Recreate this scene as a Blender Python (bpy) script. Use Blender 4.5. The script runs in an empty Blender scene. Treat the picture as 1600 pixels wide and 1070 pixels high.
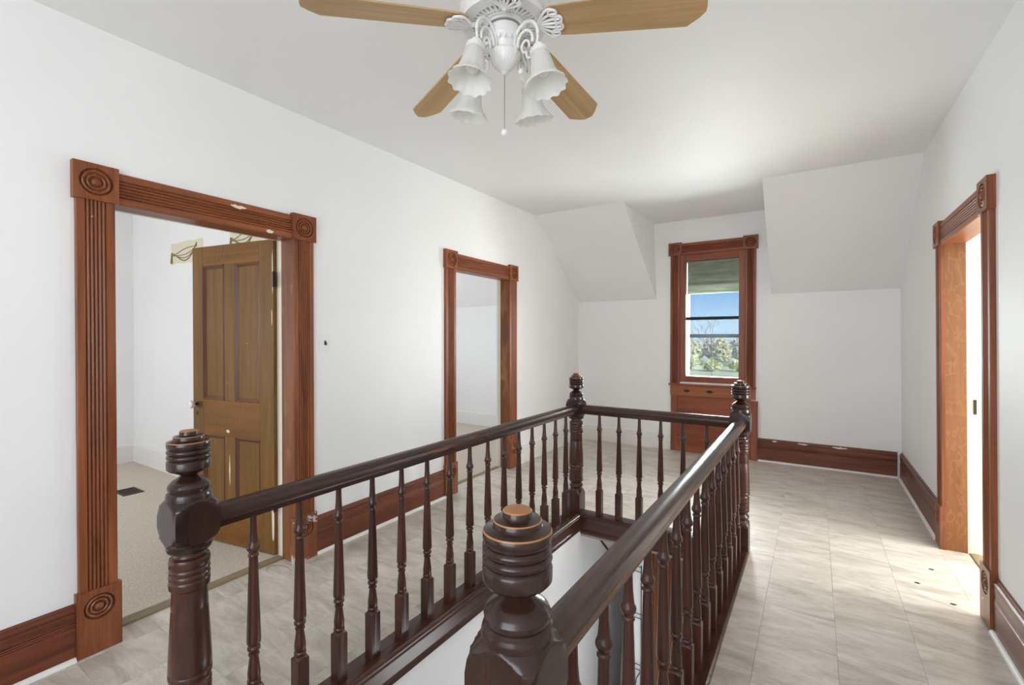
import bpy, math, random
from mathutils import Matrix, Vector
random.seed(7)
S = bpy.context.scene
COL = S.collection
PI = math.pi

# ------------------------------------------------------------------ camera
cam_data = bpy.data.cameras.new('camera')
cam = bpy.data.objects.new('camera', cam_data)
COL.objects.link(cam)
cam_data.sensor_width = 36.0
cam_data.lens = 733.26 / 1600.0 * 36.0
cam_data.clip_start = 0.02
cam_data.clip_end = 600
cam.location = (0, 0, 1.40)
cam.rotation_euler = (math.radians(90 - 0.537), math.radians(0.0), math.radians(32.83))
S.camera = cam

# ------------------------------------------------------------------ world, sun, daylight
world = bpy.data.worlds.new('sky')
S.world = world
world.use_nodes = True
wn = world.node_tree
wn.nodes.clear()
w_out = wn.nodes.new('ShaderNodeOutputWorld')
w_bg = wn.nodes.new('ShaderNodeBackground')
w_ramp = wn.nodes.new('ShaderNodeValToRGB')
w_sep = wn.nodes.new('ShaderNodeSeparateXYZ')
w_tc = wn.nodes.new('ShaderNodeTexCoord')
w_map = wn.nodes.new('ShaderNodeMapRange')
w_map.inputs['From Min'].default_value = -0.02
w_map.inputs['From Max'].default_value = 1.0
wn.links.new(w_tc.outputs['Generated'], w_sep.inputs[0])
wn.links.new(w_sep.outputs['Z'], w_map.inputs['Value'])
wn.links.new(w_map.outputs[0], w_ramp.inputs[0])
cr = w_ramp.color_ramp
cr.elements[0].position = 0.0
cr.elements[0].color = (0.62, 0.78, 0.95, 1)
cr.elements[1].position = 1.0
cr.elements[1].color = (0.07, 0.20, 0.62, 1)
e = cr.elements.new(0.05); e.color = (0.45, 0.67, 0.95, 1)
e = cr.elements.new(0.13); e.color = (0.16, 0.39, 0.86, 1)
wn.links.new(w_ramp.outputs[0], w_bg.inputs['Color'])
w_bg.inputs['Strength'].default_value = 0.85
wn.links.new(w_bg.outputs[0], w_out.inputs[0])

def sun(name, energy, direction, angle=0.6):
    l = bpy.data.lights.new(name, 'SUN'); l.energy = energy; l.angle = math.radians(angle)
    l.color = (1.0, 0.95, 0.86)
    o = bpy.data.objects.new(name, l); COL.objects.link(o)
    o.rotation_euler = Vector(direction).to_track_quat('-Z', 'Y').to_euler()
    return o
sun('sun', 3.6, (-0.80, 0.42, -0.55))

def daylight(name, loc, direction, sx, sy, power, color=(0.97, 0.985, 1.0)):
    l = bpy.data.lights.new(name, 'AREA'); l.shape = 'RECTANGLE'; l.size = sx; l.size_y = sy
    l.energy = power; l.color = color
    o = bpy.data.objects.new(name, l); COL.objects.link(o)
    o.location = loc
    o.rotation_euler = Vector(direction).to_track_quat('-Z', 'Z').to_euler()
    return o
# daylight coming in through the windows of the landing and of the rooms around it, plus an added stairwell fill
daylight('daylight_landing_window', (-0.30, -1.93, 1.55), (-0.05, 1, 0), 1.9, 1.7, 46)
daylight('daylight_end_window', (-1.045, 6.30, 1.65), (-0.12, -1, -0.12), 0.62, 1.4, 68, (0.95, 0.975, 1))
daylight('daylight_end_window_ground_bounce', (-1.045, 6.32, 1.35), (0, -1, 0.5), 0.62, 0.9, 24)
daylight('daylight_front_bedroom', (-4.7, -1.42, 1.5), (0, 1, 0), 1.6, 1.6, 31)
daylight('daylight_rear_bedroom', (-5.72, 4.3, 1.4), (1, 0, 0), 1.5, 1.4, 20)
daylight('daylight_right_room', (3.72, 3.7, 1.5), (-1, 0, 0), 1.7, 1.6, 150, (1, 0.97, 0.92))
daylight('fill_stairwell', (-0.475, 2.65, -1.0), (-1, 0, 0.1), 0.7, 0.7, 9)  # added fill lamp to brighten the stairwell wall; no window stands here

vs = S.view_settings
vs.view_transform = 'Standard'
vs.look = 'None'
vs.exposure = 0.39
vs.gamma = 1.0
vs.use_curve_mapping = False
S.cycles.use_denoising = True
S.cycles.max_bounces = 16
S.cycles.diffuse_bounces = 14
S.cycles.sample_clamp_indirect = 10.0

# ------------------------------------------------------------------ materials
class NT:
    def __init__(self, name):
        self.m = bpy.data.materials.new(name); self.m.use_nodes = True
        self.t = self.m.node_tree
        self.b = self.t.nodes['Principled BSDF']
        self.out = self.t.nodes['Material Output']
    def n(self, kind, **kw):
        nd = self.t.nodes.new('ShaderNode' + kind)
        for k, v in kw.items():
            if k in nd.inputs.keys(): nd.inputs[k].default_value = v
            else: setattr(nd, k, v)
        return nd
    def l(self, a, b): self.t.links.new(a, b)
    def ramp(self, src, stops):
        r = self.n('ValToRGB'); self.l(src, r.inputs[0]); c = r.color_ramp
        while len(c.elements) > 1: c.elements.remove(c.elements[-1])
        c.elements[0].position = stops[0][0]; c.elements[0].color = col4(stops[0][1])
        for p, cc in stops[1:]:
            el = c.elements.new(p); el.color = col4(cc)
        return r.outputs[0]
    def coords(self, scale, rand=True, kind='Object'):
        tc = self.n('TexCoord'); mp = self.n('Mapping'); mp.inputs['Scale'].default_value = scale
        self.l(tc.outputs[kind], mp.inputs['Vector'])
        if rand:
            oi = self.n('ObjectInfo'); mu = self.n('Math', operation='MULTIPLY'); mu.inputs[1].default_value = 37.0
            self.l(oi.outputs['Random'], mu.inputs[0])
            cb = self.n('CombineXYZ')
            for i in range(3): self.l(mu.outputs[0], cb.inputs[i])
            self.l(cb.outputs[0], mp.inputs['Location'])
        return mp.outputs[0]
    def mix(self, fac, a, b):
        mx = self.n('Mix', data_type='RGBA')
        if hasattr(fac, 'is_output'): self.l(fac, mx.inputs[0])
        else: mx.inputs[0].default_value = fac
        for v, i in ((a, 6), (b, 7)):
            if hasattr(v, 'is_output'): self.l(v, mx.inputs[i])
            else: mx.inputs[i].default_value = col4(v)
        return mx.outputs[2]
    def bump(self, h, strength, dist=0.002):
        bp = self.n('Bump'); bp.inputs['Strength'].default_value = strength; bp.inputs['Distance'].default_value = dist
        self.l(h, bp.inputs['Height']); self.l(bp.outputs[0], self.b.inputs['Normal'])
def col4(c):
    if not isinstance(c, (tuple, list)): return (c, c, c, 1)
    return tuple(c) if len(c) == 4 else tuple(c) + (1,)
MAT = {}
def plain(name, col, rough=0.5, metal=0.0, spec=0.5):
    k = NT(name); k.b.inputs['Base Color'].default_value = col4(col)
    k.b.inputs['Roughness'].default_value = rough; k.b.inputs['Metallic'].default_value = metal
    k.b.inputs['Specular IOR Level'].default_value = spec
    MAT[name] = k.m; return k
def paint(name, col, rough=0.55, var=0.03, bump=0.05):
    k = plain(name, col, rough, spec=0.3)
    n1 = k.n('TexNoise', Scale=1.3, Detail=3.0); k.l(k.coords((1, 1, 1), False), n1.inputs['Vector'])
    c2 = tuple(c * (1 - var) for c in col)
    k.l(k.ramp(n1.outputs[0], [(0.35, c2), (0.65, col)]), k.b.inputs['Base Color'])
    n2 = k.n('TexNoise', Scale=90.0, Detail=3.0); k.l(k.coords((1, 1, 1), False), n2.inputs['Vector'])
    k.bump(n2.outputs[0], bump, 0.003)
    return k
def wood(name, dark, light, axis='Z', rough=0.38, chips=0.0, chipcol=(0.62, 0.56, 0.48), grain=26.0, flame=0.0, flamecol=None, spec=0.45, chipscale=26.0):
    k = plain(name, light, rough, spec=spec)
    sc = {'X': (1.4, grain, grain), 'Y': (grain, 1.4, grain), 'Z': (grain, grain, 1.4)}[axis]
    co = k.coords(sc)
    n1 = k.n('TexNoise', Scale=1.0, Detail=6.0, Roughness=0.65, Distortion=0.5); k.l(co, n1.inputs['Vector'])
    base = k.ramp(n1.outputs[0], [(0.30, dark), (0.52, tuple((a + b) / 2 for a, b in zip(dark, light))), (0.72, light)])
    sc2 = {'X': (1.0, 5, 5), 'Y': (5, 1.0, 5), 'Z': (5, 5, 1.0)}[axis]
    n0 = k.n('TexNoise', Scale=1.2, Detail=3.0); k.l(k.coords(sc2), n0.inputs['Vector'])
    tone = k.ramp(n0.outputs[0], [(0.35, 0.72), (0.65, 1.0)])
    mu = k.n('Mix', data_type='RGBA', blend_type='MULTIPLY'); mu.inputs[0].default_value = 0.8
    k.l(base, mu.inputs[6]); k.l(tone, mu.inputs[7]); c = mu.outputs[2]
    if flame:
        sc3 = {'X': (3.5, 9, 9), 'Y': (9, 3.5, 9), 'Z': (9, 9, 3.5)}[axis]
        if flame > 0.8: sc3 = (24, 24, 13)
        if flame < 0.5: sc3 = tuple(3 * q for q in sc3)
        wv = k.n('TexWave', Scale=0.9, Distortion=9.0 if flame < 0.8 else 14.0, Detail=2.0); wv.inputs['Detail Scale'].default_value = 0.7
        k.l(k.coords(sc3), wv.inputs['Vector'])
        nm = k.n('TexNoise', Scale=2.2, Detail=2.0); k.l(k.coords((1, 1, 1) if flame < 0.8 else (3, 3, 3)), nm.inputs['Vector'])
        f1 = k.ramp(wv.outputs[0], [(0.70, 0.0), (0.97, 1.0)])
        f2 = k.ramp(nm.outputs[0], [(0.42, 0.0), (0.60, flame)] if flame < 0.8 else [(0.25, 0.08), (0.6, 0.42)])
        mm = k.n('Math', operation='MULTIPLY'); k.l(f1, mm.inputs[0]); k.l(f2, mm.inputs[1])
        c = k.mix(mm.outputs[0], c, flamecol or tuple(min(1, a * 1.7) for a in light))
    if chips:
        nc = k.n('TexNoise', Scale=chipscale, Detail=7.0, Roughness=0.7); k.l(k.coords((1, 1, 1)), nc.inputs['Vector'])
        ch = k.ramp(nc.outputs[0], [(0.80 - chips, 0.0), (0.815 - chips, 1.0)])
        c = k.mix(ch, c, chipcol)
    k.l(c, k.b.inputs['Base Color'])
    k.bump(n1.outputs[0], 0.12, 0.001)
    return k

paint('wall_paint', (0.86, 0.862, 0.862), 0.5)
paint('ceiling_paint', (0.85, 0.852, 0.852), 0.6)
paint('white_trim', (0.82, 0.81, 0.78), 0.4, 0.06)
paint('cream_trim', (0.80, 0.75, 0.64), 0.45, 0.06)
paint('plaster_soffit_shaded', (0.66, 0.60, 0.50), 0.6)  # shade under the stair slope is put into this beige
for ax in 'XYZ':
    wood('trim_wood_' + ax, (0.155, 0.042, 0.017), (0.36, 0.118, 0.046), ax, 0.36, 0.085, spec=0.3, flame=0.12, flamecol=(0.46, 0.20, 0.07))
    wood('rail_wood_' + ax, (0.034, 0.0125, 0.0085), (0.098, 0.033, 0.021), ax, 0.27, 0.0, grain=18)
    wood('newel_wood_' + ax, (0.018, 0.0080, 0.006), (0.044, 0.0165, 0.011), ax, 0.22, 0.0, grain=18)
    wood('base_wood_' + ax, (0.095, 0.023, 0.011), (0.245, 0.068, 0.027), ax, 0.34, 0.085)
wood('plinth_wood', (0.155, 0.042, 0.017), (0.36, 0.118, 0.046), 'Z', 0.33, 0.135, flame=0.3, flamecol=(0.46, 0.20, 0.07), chipscale=20)
wood('plinth_whitened', (0.155, 0.042, 0.017), (0.36, 0.118, 0.046), 'Z', 0.33, 0.245, chipscale=7, chipcol=(0.55, 0.48, 0.46))
wood('jamb_wood', (0.185, 0.068, 0.017), (0.27, 0.112, 0.031), 'Z', 0.4, 0.04, flame=0.9, flamecol=(0.315, 0.145, 0.046))
wood('jamb_dark', (0.15, 0.048, 0.016), (0.27, 0.10, 0.032), 'Z', 0.38, 0.06, flame=0.6, flamecol=(0.42, 0.20, 0.07))
wood('door_wood_Z', (0.150, 0.073, 0.017), (0.255, 0.130, 0.033), 'Z', 0.42, 0.10, spec=0.2, flame=0.10, flamecol=(0.40, 0.23, 0.09))
wood('door_wood_X', (0.160, 0.068, 0.014), (0.27, 0.118, 0.028), 'X', 0.42, 0.11, spec=0.2, flame=0.14, flamecol=(0.36, 0.19, 0.07))
wood('door_mould_Z', (0.085, 0.026, 0.016), (0.19, 0.065, 0.035), 'Z', 0.35, 0.05)
wood('door_mould_X', (0.11, 0.04, 0.018), (0.24, 0.10, 0.04), 'X', 0.35, 0.06)
wood('sash_wood', (0.18, 0.050, 0.026), (0.36, 0.118, 0.058), 'Z', 0.38, 0.03)
wood('panel_wood', (0.20, 0.045, 0.020), (0.36, 0.100, 0.042), 'X', 0.42, 0.03)
wood('apron_wood', (0.30, 0.085, 0.030), (0.50, 0.175, 0.065), 'X', 0.42, 0.03)
wood('blade_oak', (0.46, 0.285, 0.125), (0.62, 0.41, 0.205), 'X', 0.5, 0.0, grain=34)
plain('worn_edge', (0.34, 0.145, 0.045), 0.4)
plain('shadow_gap', (0.02, 0.015, 0.012), 0.8)
# worn handrail: dark varnish rubbed through to orange brown in streaks along the rail
k = wood('handrail_wood', (0.026, 0.012, 0.010), (0.082, 0.036, 0.025), 'X', 0.27, 0.0, grain=14)
src = k.b.inputs['Base Color'].links[0].from_socket
nz = k.n('TexNoise', Scale=1.0, Detail=5.0, Roughness=0.6); k.l(k.coords((2.2, 26, 26)), nz.inputs['Vector'])
wr = k.ramp(nz.outputs[0], [(0.60, 0.0), (0.74, 0.75)])
k.l(k.mix(wr, src, (0.20, 0.075, 0.024)), k.b.inputs['Base Color'])
wood('handrail_worn', (0.055, 0.022, 0.012), (0.26, 0.115, 0.045), 'X', 0.33, 0.0, grain=12)
# vinyl floor tiles: grey-beige marbling, each tile its own cut of the pattern
k = plain('vinyl_tile', (0.55, 0.5, 0.43), 0.34, spec=0.4)
co = k.coords((1.5, 5.0, 1.0))
n1 = k.n('TexNoise', Scale=1.6, Detail=7.0, Roughness=0.62, Distortion=0.9); k.l(co, n1.inputs['Vector'])
n2 = k.n('TexNoise', Scale=5.0, Detail=5.0, Roughness=0.6, Distortion=1.4); k.l(co, n2.inputs['Vector'])
c1 = k.ramp(n1.outputs[0], [(0.30, (0.40, 0.362, 0.310)), (0.46, (0.565, 0.525, 0.462)), (0.62, (0.68, 0.638, 0.575))])
veins = k.ramp(n2.outputs[0], [(0.40, 1.0), (0.50, 0.0)])
vm = k.n('Math', operation='MULTIPLY'); k.l(veins, vm.inputs[0]); vm.inputs[1].default_value = 0.28
k.l(k.mix(vm.outputs[0], c1, (0.36, 0.335, 0.30)), k.b.inputs['Base Color'])
plain('tile_joint', (0.30, 0.27, 0.23), 0.7)
# carpet with a small diagonal weave
k = plain('carpet', (0.60, 0.54, 0.45), 0.95, spec=0.1)
n1 = k.n('TexNoise', Scale=160.0, Detail=2.0); k.l(k.coords((1, 1, 1), False), n1.inputs['Vector'])
k.l(k.ramp(n1.outputs[0], [(0.35, (0.50, 0.44, 0.36)), (0.65, (0.68, 0.62, 0.53))]), k.b.inputs['Base Color'])
k.bump(n1.outputs[0], 0.6, 0.004)
wood('threshold_wood', (0.20, 0.15, 0.085), (0.36, 0.28, 0.18), 'X', 0.6, 0.05)
plain('enamel', (0.78, 0.78, 0.77), 0.28)
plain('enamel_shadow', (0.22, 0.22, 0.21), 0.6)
plain('porcelain', (0.86, 0.85, 0.82), 0.15)
plain('brass', (0.55, 0.36, 0.12), 0.35, 1.0)
plain('old_iron', (0.05, 0.045, 0.04), 0.55, 0.6)
plain('black_wire', (0.012, 0.012, 0.014), 0.5, 0.2)
plain('chain_metal', (0.42, 0.38, 0.30), 0.4, 0.8)
plain('switch_plate', (0.83, 0.83, 0.82), 0.3)
plain('switch_toggle', (0.03, 0.03, 0.03), 0.4)
plain('storm_bar', (0.022, 0.028, 0.032), 0.6, spec=0.2)
plain('storm_white', (0.80, 0.82, 0.86), 0.4)
plain('register_iron', (0.055, 0.04, 0.03), 0.5, 0.5)
plain('border_paper', (0.72, 0.68, 0.52), 0.7)
plain('border_print', (0.26, 0.18, 0.08), 0.7)
k = plain('blind_cloth', (0.30, 0.32, 0.24), 0.8, spec=0.1)
n1 = k.n('TexNoise', Scale=6.0, Detail=5.0); k.l(k.coords((1, 1, 6), False), n1.inputs['Vector'])
k.l(k.ramp(n1.outputs[0], [(0.3, (0.25, 0.27, 0.20)), (0.7, (0.36, 0.38, 0.29))]), k.b.inputs['Base Color'])
# frosted shade glass: half lets light through
k = plain('frosted_glass', (0.88, 0.885, 0.87), 0.45)
tr = k.n('BsdfTranslucent'); tr.inputs['Color'].default_value = (0.9, 0.9, 0.88, 1)
tp = k.n('BsdfTransparent'); m1 = k.n('MixShader'); m1.inputs[0].default_value = 0.45
k.l(k.b.outputs[0], m1.inputs[1]); k.l(tr.outputs[0], m1.inputs[2])
m2 = k.n('MixShader'); m2.inputs[0].default_value = 0.12
k.l(m1.outputs[0], m2.inputs[1]); k.l(tp.outputs[0], m2.inputs[2]); k.l(m2.outputs[0], k.out.inputs[0])
# window glass
k = plain('window_glass', (1, 1, 1), 0.0)
tp = k.n('BsdfTransparent'); tp.inputs['Color'].default_value = (0.96, 0.98, 0.97, 1)
gl = k.n('BsdfGlossy', Roughness=0.02); fr = k.n('Fresnel', IOR=1.45)
m1 = k.n('MixShader'); k.l(fr.outputs[0], m1.inputs[0]); k.l(tp.outputs[0], m1.inputs[1]); k.l(gl.outputs[0], m1.inputs[2])
k.l(m1.outputs[0], k.out.inputs[0])
def leafy(name, a, b):
    k = plain(name, a, 0.9, spec=0.1)
    n1 = k.n('TexNoise', Scale=0.9, Detail=4.0); k.l(k.coords((1, 1, 1)), n1.inputs['Vector'])
    k.l(k.ramp(n1.outputs[0], [(0.35, a), (0.65, b)]), k.b.inputs['Base Color'])
leafy('foliage_olive', (0.50, 0.48, 0.33), (0.68, 0.65, 0.48))  # distance haze is put into these pale foliage colours
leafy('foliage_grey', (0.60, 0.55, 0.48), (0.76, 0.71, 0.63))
leafy('foliage_green', (0.50, 0.52, 0.26), (0.70, 0.70, 0.42))
leafy('bark', (0.30, 0.26, 0.22), (0.42, 0.38, 0.33))
k = plain('grass_ground', (0.4, 0.45, 0.2), 0.95, spec=0.1)
n1 = k.n('TexNoise', Scale=0.25, Detail=6.0); k.l(k.coords((1, 1, 1), False), n1.inputs['Vector'])
k.l(k.ramp(n1.outputs[0], [(0.3, (0.56, 0.57, 0.32)), (0.7, (0.74, 0.72, 0.46))]), k.b.inputs['Base Color'])  # grass lightened, haze over the field is put into its colour

# ------------------------------------------------------------------ mesh helpers
class MB:
    def __init__(self): self.v = []; self.f = []; self.mi = []
    def add(self, vs, fs, mi=0):
        o = len(self.v); self.v += [tuple(p) for p in vs]
        for f in fs: self.f.append([i + o for i in f]); self.mi.append(mi)
    def box(self, a, b, mi=0):
        x0, y0, z0 = [min(p, q) for p, q in zip(a, b)]; x1, y1, z1 = [max(p, q) for p, q in zip(a, b)]
        self.hexa([(x0, y0, z0), (x1, y0, z0), (x1, y1, z0), (x0, y1, z0), (x0, y0, z1), (x1, y0, z1), (x1, y1, z1), (x0, y1, z1)], mi)
        return self
    def hexa(self, p, mi=0):
        self.add(p, [(3, 2, 1, 0), (4, 5, 6, 7), (0, 1, 5, 4), (1, 2, 6, 5), (2, 3, 7, 6), (3, 0, 4, 7)], mi); return self
    def bbox(self, a, b, c=0.003, mi=0):
        # box with small chamfer on all vertical-and-horizontal outer edges (octagonal in each section)
        x0, y0, z0 = [min(p, q) for p, q in zip(a, b)]; x1, y1, z1 = [max(p, q) for p, q in zip(a, b)]
        vs = []
        for ix, (x, sx) in enumerate(((x0, 1), (x1, -1))):
            for iy, (y, sy) in enumerate(((y0, 1), (y1, -1))):
                for iz, (z, sz) in enumerate(((z0, 1), (z1, -1))):
                    vs += [(x, y + sy * c, z + sz * c), (x + sx * c, y, z + sz * c), (x + sx * c, y + sy * c, z)]
        def i(ix, iy, iz, k): return ((ix * 2 + iy) * 2 + iz) * 3 + k
        F = []
        for ix in (0, 1):
            q = [i(ix, 0, 0, 0), i(ix, 1, 0, 0), i(ix, 1, 1, 0), i(ix, 0, 1, 0)]; F.append(q if ix else q[::-1])
        for iy in (0, 1):
            q = [i(0, iy, 0, 1), i(1, iy, 0, 1), i(1, iy, 1, 1), i(0, iy, 1, 1)]; F.append(q[::-1] if iy else q)
        for iz in (0, 1):
            q = [i(0, 0, iz, 2), i(1, 0, iz, 2), i(1, 1, iz, 2), i(0, 1, iz, 2)]; F.append(q if iz else q[::-1])
        for a_ in (0, 1):
            for b_ in (0, 1):
                s = (a_ + b_) % 2
                q = [i(a_, b_, 0, 0), i(a_, b_, 1, 0), i(a_, b_, 1, 1), i(a_, b_, 0, 1)]; F.append(q if s == 0 else q[::-1])
                q = [i(a_, 0, b_, 2), i(a_, 1, b_, 2), i(a_, 1, b_, 0), i(a_, 0, b_, 0)]; F.append(q if s == 0 else q[::-1])
                q = [i(0, a_, b_, 1), i(1, a_, b_, 1), i(1, a_, b_, 2), i(0, a_, b_, 2)]; F.append(q if s == 0 else q[::-1])
        for ix in (0, 1):
            for iy in (0, 1):
                for iz in (0, 1):
                    t = [i(ix, iy, iz, 0), i(ix, iy, iz, 1), i(ix, iy, iz, 2)]
                    F.append(t if (ix + iy + iz) % 2 == 0 else t[::-1])
        self.add(vs, F, mi); return self
    def extrude(self, pts, fn, t0, t1, mi=0):
        # closed 2-D outline swept from t0 to t1; fn(a, b, t) -> xyz
        n = len(pts)
        vs = [fn(a, b, t0) for a, b in pts] + [fn(a, b, t1) for a, b in pts]
        fs = [(i, (i + 1) % n, n + (i + 1) % n, n + i) for i in range(n)]
        fs += [tuple(range(n))[::-1], tuple(range(n, 2 * n))]
        self.add(vs, fs, mi); return self
    def lathe(self, prof, seg=32, fn=None, rect=None, cap=True):
        # prof rows: (r, z[, use_rect[, material]]); rect = (x0, x1, y0, y1) limits the radius to a rectangle
        ang = [2 * PI * i / seg for i in range(seg)]
        if rect:
            x0, x1, y0, y1 = rect
            for cx in (x0, x1):
                for cy in (y0, y1):
                    a = math.atan2(cy, cx) % (2 * PI)
                    if min(abs(a - q) for q in ang) > 1e-4: ang.append(a)
            ang.sort()
        def rl(a):
            c, s = math.cos(a), math.sin(a)
            rx = (x1 / c if c > 1e-9 else x0 / c if c < -1e-9 else 1e9)
            ry = (y1 / s if s > 1e-9 else y0 / s if s < -1e-9 else 1e9)
            return min(rx, ry)
        fn = fn or (lambda x, y, z: (x, y, z))
        n = len(ang); vs = []
        for row in prof:
            r, z = row[0], row[1]
            for a in ang:
                q = min(r, rl(a)) if (rect and len(row) > 2 and row[2]) else r
                vs.append(fn(q * math.cos(a), q * math.sin(a), z))
        o = len(self.v); self.v += vs
        for j in range(len(prof) - 1):
            mi = prof[j + 1][3] if len(prof[j + 1]) > 3 else 0
            for i in range(n):
                i2 = (i + 1) % n
                self.f.append([o + j * n + i, o + j * n + i2, o + (j + 1) * n + i2, o + (j + 1) * n + i]); self.mi.append(mi)
        if cap:
            self.f.append([o + i for i in range(n)][::-1]); self.mi.append(0)
            self.f.append([o + (len(prof) - 1) * n + i for i in range(n)])
            self.mi.append(prof[-1][3] if len(prof[-1]) > 3 else 0)
        return self
    def tube(self, path, r, seg=8, mi=0, closed=False):
        P = [Vector(p) for p in path]; n = len(P)
        rr = r if isinstance(r, (list, tuple)) else [r] * n
        rings = []; up = Vector((0, 0, 1)); prev = None
        for i in range(n):
            t = (P[(i + 1) % n] - P[i - 1]) if closed else (P[min(i + 1, n - 1)] - P[max(i - 1, 0)])
            t.normalize()
            a = prev if prev is not None else (up if abs(t.dot(up)) < 0.95 else Vector((1, 0, 0)))
            s = t.cross(a).normalized(); u = s.cross(t).normalized(); prev = u
            rings.append([P[i] + (s * math.cos(2 * PI * k / seg) + u * math.sin(2 * PI * k / seg)) * rr[i] for k in range(seg)])
        o = len(self.v)
        for R_ in rings: self.v += [tuple(p) for p in R_]
        for i in range(n if closed else n - 1):
            j = (i + 1) % n
            for k in range(seg):
                k2 = (k + 1) % seg
                self.f.append([o + i * seg + k, o + j * seg + k, o + j * seg + k2, o + i * seg + k2][::-1]); self.mi.append(mi)
        if not closed:
            self.f.append([o + k for k in range(seg)]); self.mi.append(mi)
            self.f.append([o + (n - 1) * seg + k for k in range(seg)][::-1]); self.mi.append(mi)
        return self
    def mesh(self, name, mats, smooth=35):
        me = bpy.data.meshes.new(name); me.from_pydata(self.v, [], self.f)
        for m in (mats if isinstance(mats, (list, tuple)) else [mats]): me.materials.append(MAT[m])
        for p, mi in zip(me.polygons, self.mi): p.material_index = mi
        if smooth:
            for p in me.polygons: p.use_smooth = True
            me.set_sharp_from_angle(angle=math.radians(smooth))
        me.update(); return me
    def build(self, name, mats, parent=None, loc=None, rot=None, smooth=35, label=None):
        return obj(name, self.mesh(name, mats, smooth), parent, loc, rot, label)
def obj(name, me, parent=None, loc=None, rot=None, label=None):
    o = bpy.data.objects.new(name, me); COL.objects.link(o)
    if parent: o.parent = parent
    if loc: o.location = loc
    if rot: o.rotation_euler = rot
    if label: o['label'] = label
    return o
def empty(name, M=None, parent=None):
    o = bpy.data.objects.new(name, None); COL.objects.link(o); o.empty_display_size = 0.1
    if parent: o.parent = parent
    if M is not None: o.matrix_world = M
    return o
def tag(o, label=None, cat=None, group=None, kind=None):
    if label: o['label'] = label
    if cat: o['category'] = cat
    if group: o['group'] = group
    if kind: o['kind'] = kind
    return o
def struct(o, label=None, cat=None): return tag(o, label, cat, None, 'structure')

# wall frames: X runs to the right along the wall seen from the landing, Y goes into the wall, Z up
FL = Matrix.Translation((-2.695, 0, 0)) @ Matrix.Rotation(PI / 2 + 0.014, 4, 'Z')
FR = Matrix.Translation((0.738, 0, 0)) @ Matrix.Rotation(-PI / 2, 4, 'Z') @ Matrix.Rotation(0.0118, 4, 'X')
FE = Matrix.Translation((0, 6.036, 0))
def zc(y): return 2.778 + 0.0125 * y      # the old ceiling rises a little towards the window
WT = 0.17

# ------------------------------------------------------------------ walls
def wall(name, F, s0, s1, z0, z1, holes, thick, mats='wall_paint', label=None, cat='wall'):
    mb = MB(); xs = sorted({s0, s1} | {h[0] for h in holes} | {h[1] for h in holes})
    for a, b in zip(xs[:-1], xs[1:]):
        mid = (a + b) / 2; segs = [(z0, z1)]
        for h in holes:
            if h[0] < mid < h[1]:
                segs = [(p, q) for u, w in segs for p, q in ((u, min(w, h[2])), (max(u, h[3]), w)) if q - p > 1e-4]
        for u, w in segs: mb.box((a, 0, u), (b, thick, w))
    o = mb.build(name, mats, smooth=None); o.matrix_world = F
    return struct(o, label, cat)
D1 = (0.822, 1.704, 2.010)       # doorway into the front bedroom: left, right, top (left wall)
D2 = (3.288, 4.196, 2.018)       # doorway into the rear bedroom
D3 = (-4.152, -3.248, 2.015)     # doorway on the right wall
J = 0.030
wall('wall_left', FL, -2.2, 6.2, -0.02, 2.95, [(D1[0] - J, D1[1] + J, -0.02, D1[2] + J), (D2[0] - J, D2[1] + J, -0.02, D2[2] + J)], WT,
     label='white plaster wall with two wood cased doorways', cat='wall')
wall('wall_right', FR, -6.2, 2.1, -0.02, 2.95, [(D3[0] - J, D3[1] + J, -0.02, D3[2] + J)], WT,
     label='white plaster wall with a single cased doorway', cat='wall')
wall('wall_end', FE, -6.3, 4.2, -0.02, 2.95, [(-1.40, -0.69, 0.86, 2.40)], 0.16,
     label='white end wall holding the tall window under the slopes', cat='wall')
wall('wall_back', Matrix.Translation((0, -2.0, 0)) @ Matrix.Rotation(PI, 4, 'Z'), -1.1, 3.2, -0.02, 2.95, [(-0.65, 1.25, 0.7, 2.4)], 0.15)

# ceiling, sloped roof undersides, dormer cheeks
mb = MB()
def slab(p, t=0.05): return p + [(x, y, z + t) for x, y, z in p]
Y0, Y1 = -2.15, 4.79
mb.hexa(slab([(-3.0, Y0, zc(Y0)), (0.9, Y0, zc(Y0)), (0.9, Y1, zc(Y1)), (-3.0, Y1, zc(Y1))]))
ceiling = struct(mb.build('ceiling', 'ceiling_paint', smooth=None), 'flat white ceiling above the landing', 'ceiling')
zt, ze = zc(Y1), 2.852
mb = MB().hexa(slab([(-1.70, Y1, zt), (-0.405, Y1, zt), (-0.44, 6.05, ze), (-1.74, 6.05, ze)]))
mb.build('dormer_ceiling', 'ceiling_paint', ceiling, smooth=None)
zb = 1.895
def slope(x0, x1, xt0=None, xt1=None, i0=0.0, i1=0.0):
    a = [(x0 if xt0 is None else xt0, Y1, zt), (x1 if xt1 is None else xt1, Y1, zt), (x1, 6.05, zb - 0.01), (x0, 6.05, zb - 0.01)]
    ins = (i0, -i1, -i1, i0)
    return MB().hexa([a[0], a[1], a[2], a[3]] + [(x + d_, y + 0.04, z + 0.05) for (x, y, z), d_ in zip(a, ins)])
slope(-2.9, -1.70, i1=0.08).build('sloped_ceiling', 'ceiling_paint', ceiling, smooth=None)
slope(-0.412, 0.9, -0.405, i0=0.08).build('sloped_ceiling', 'ceiling_paint', ceiling, smooth=None)
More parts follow.
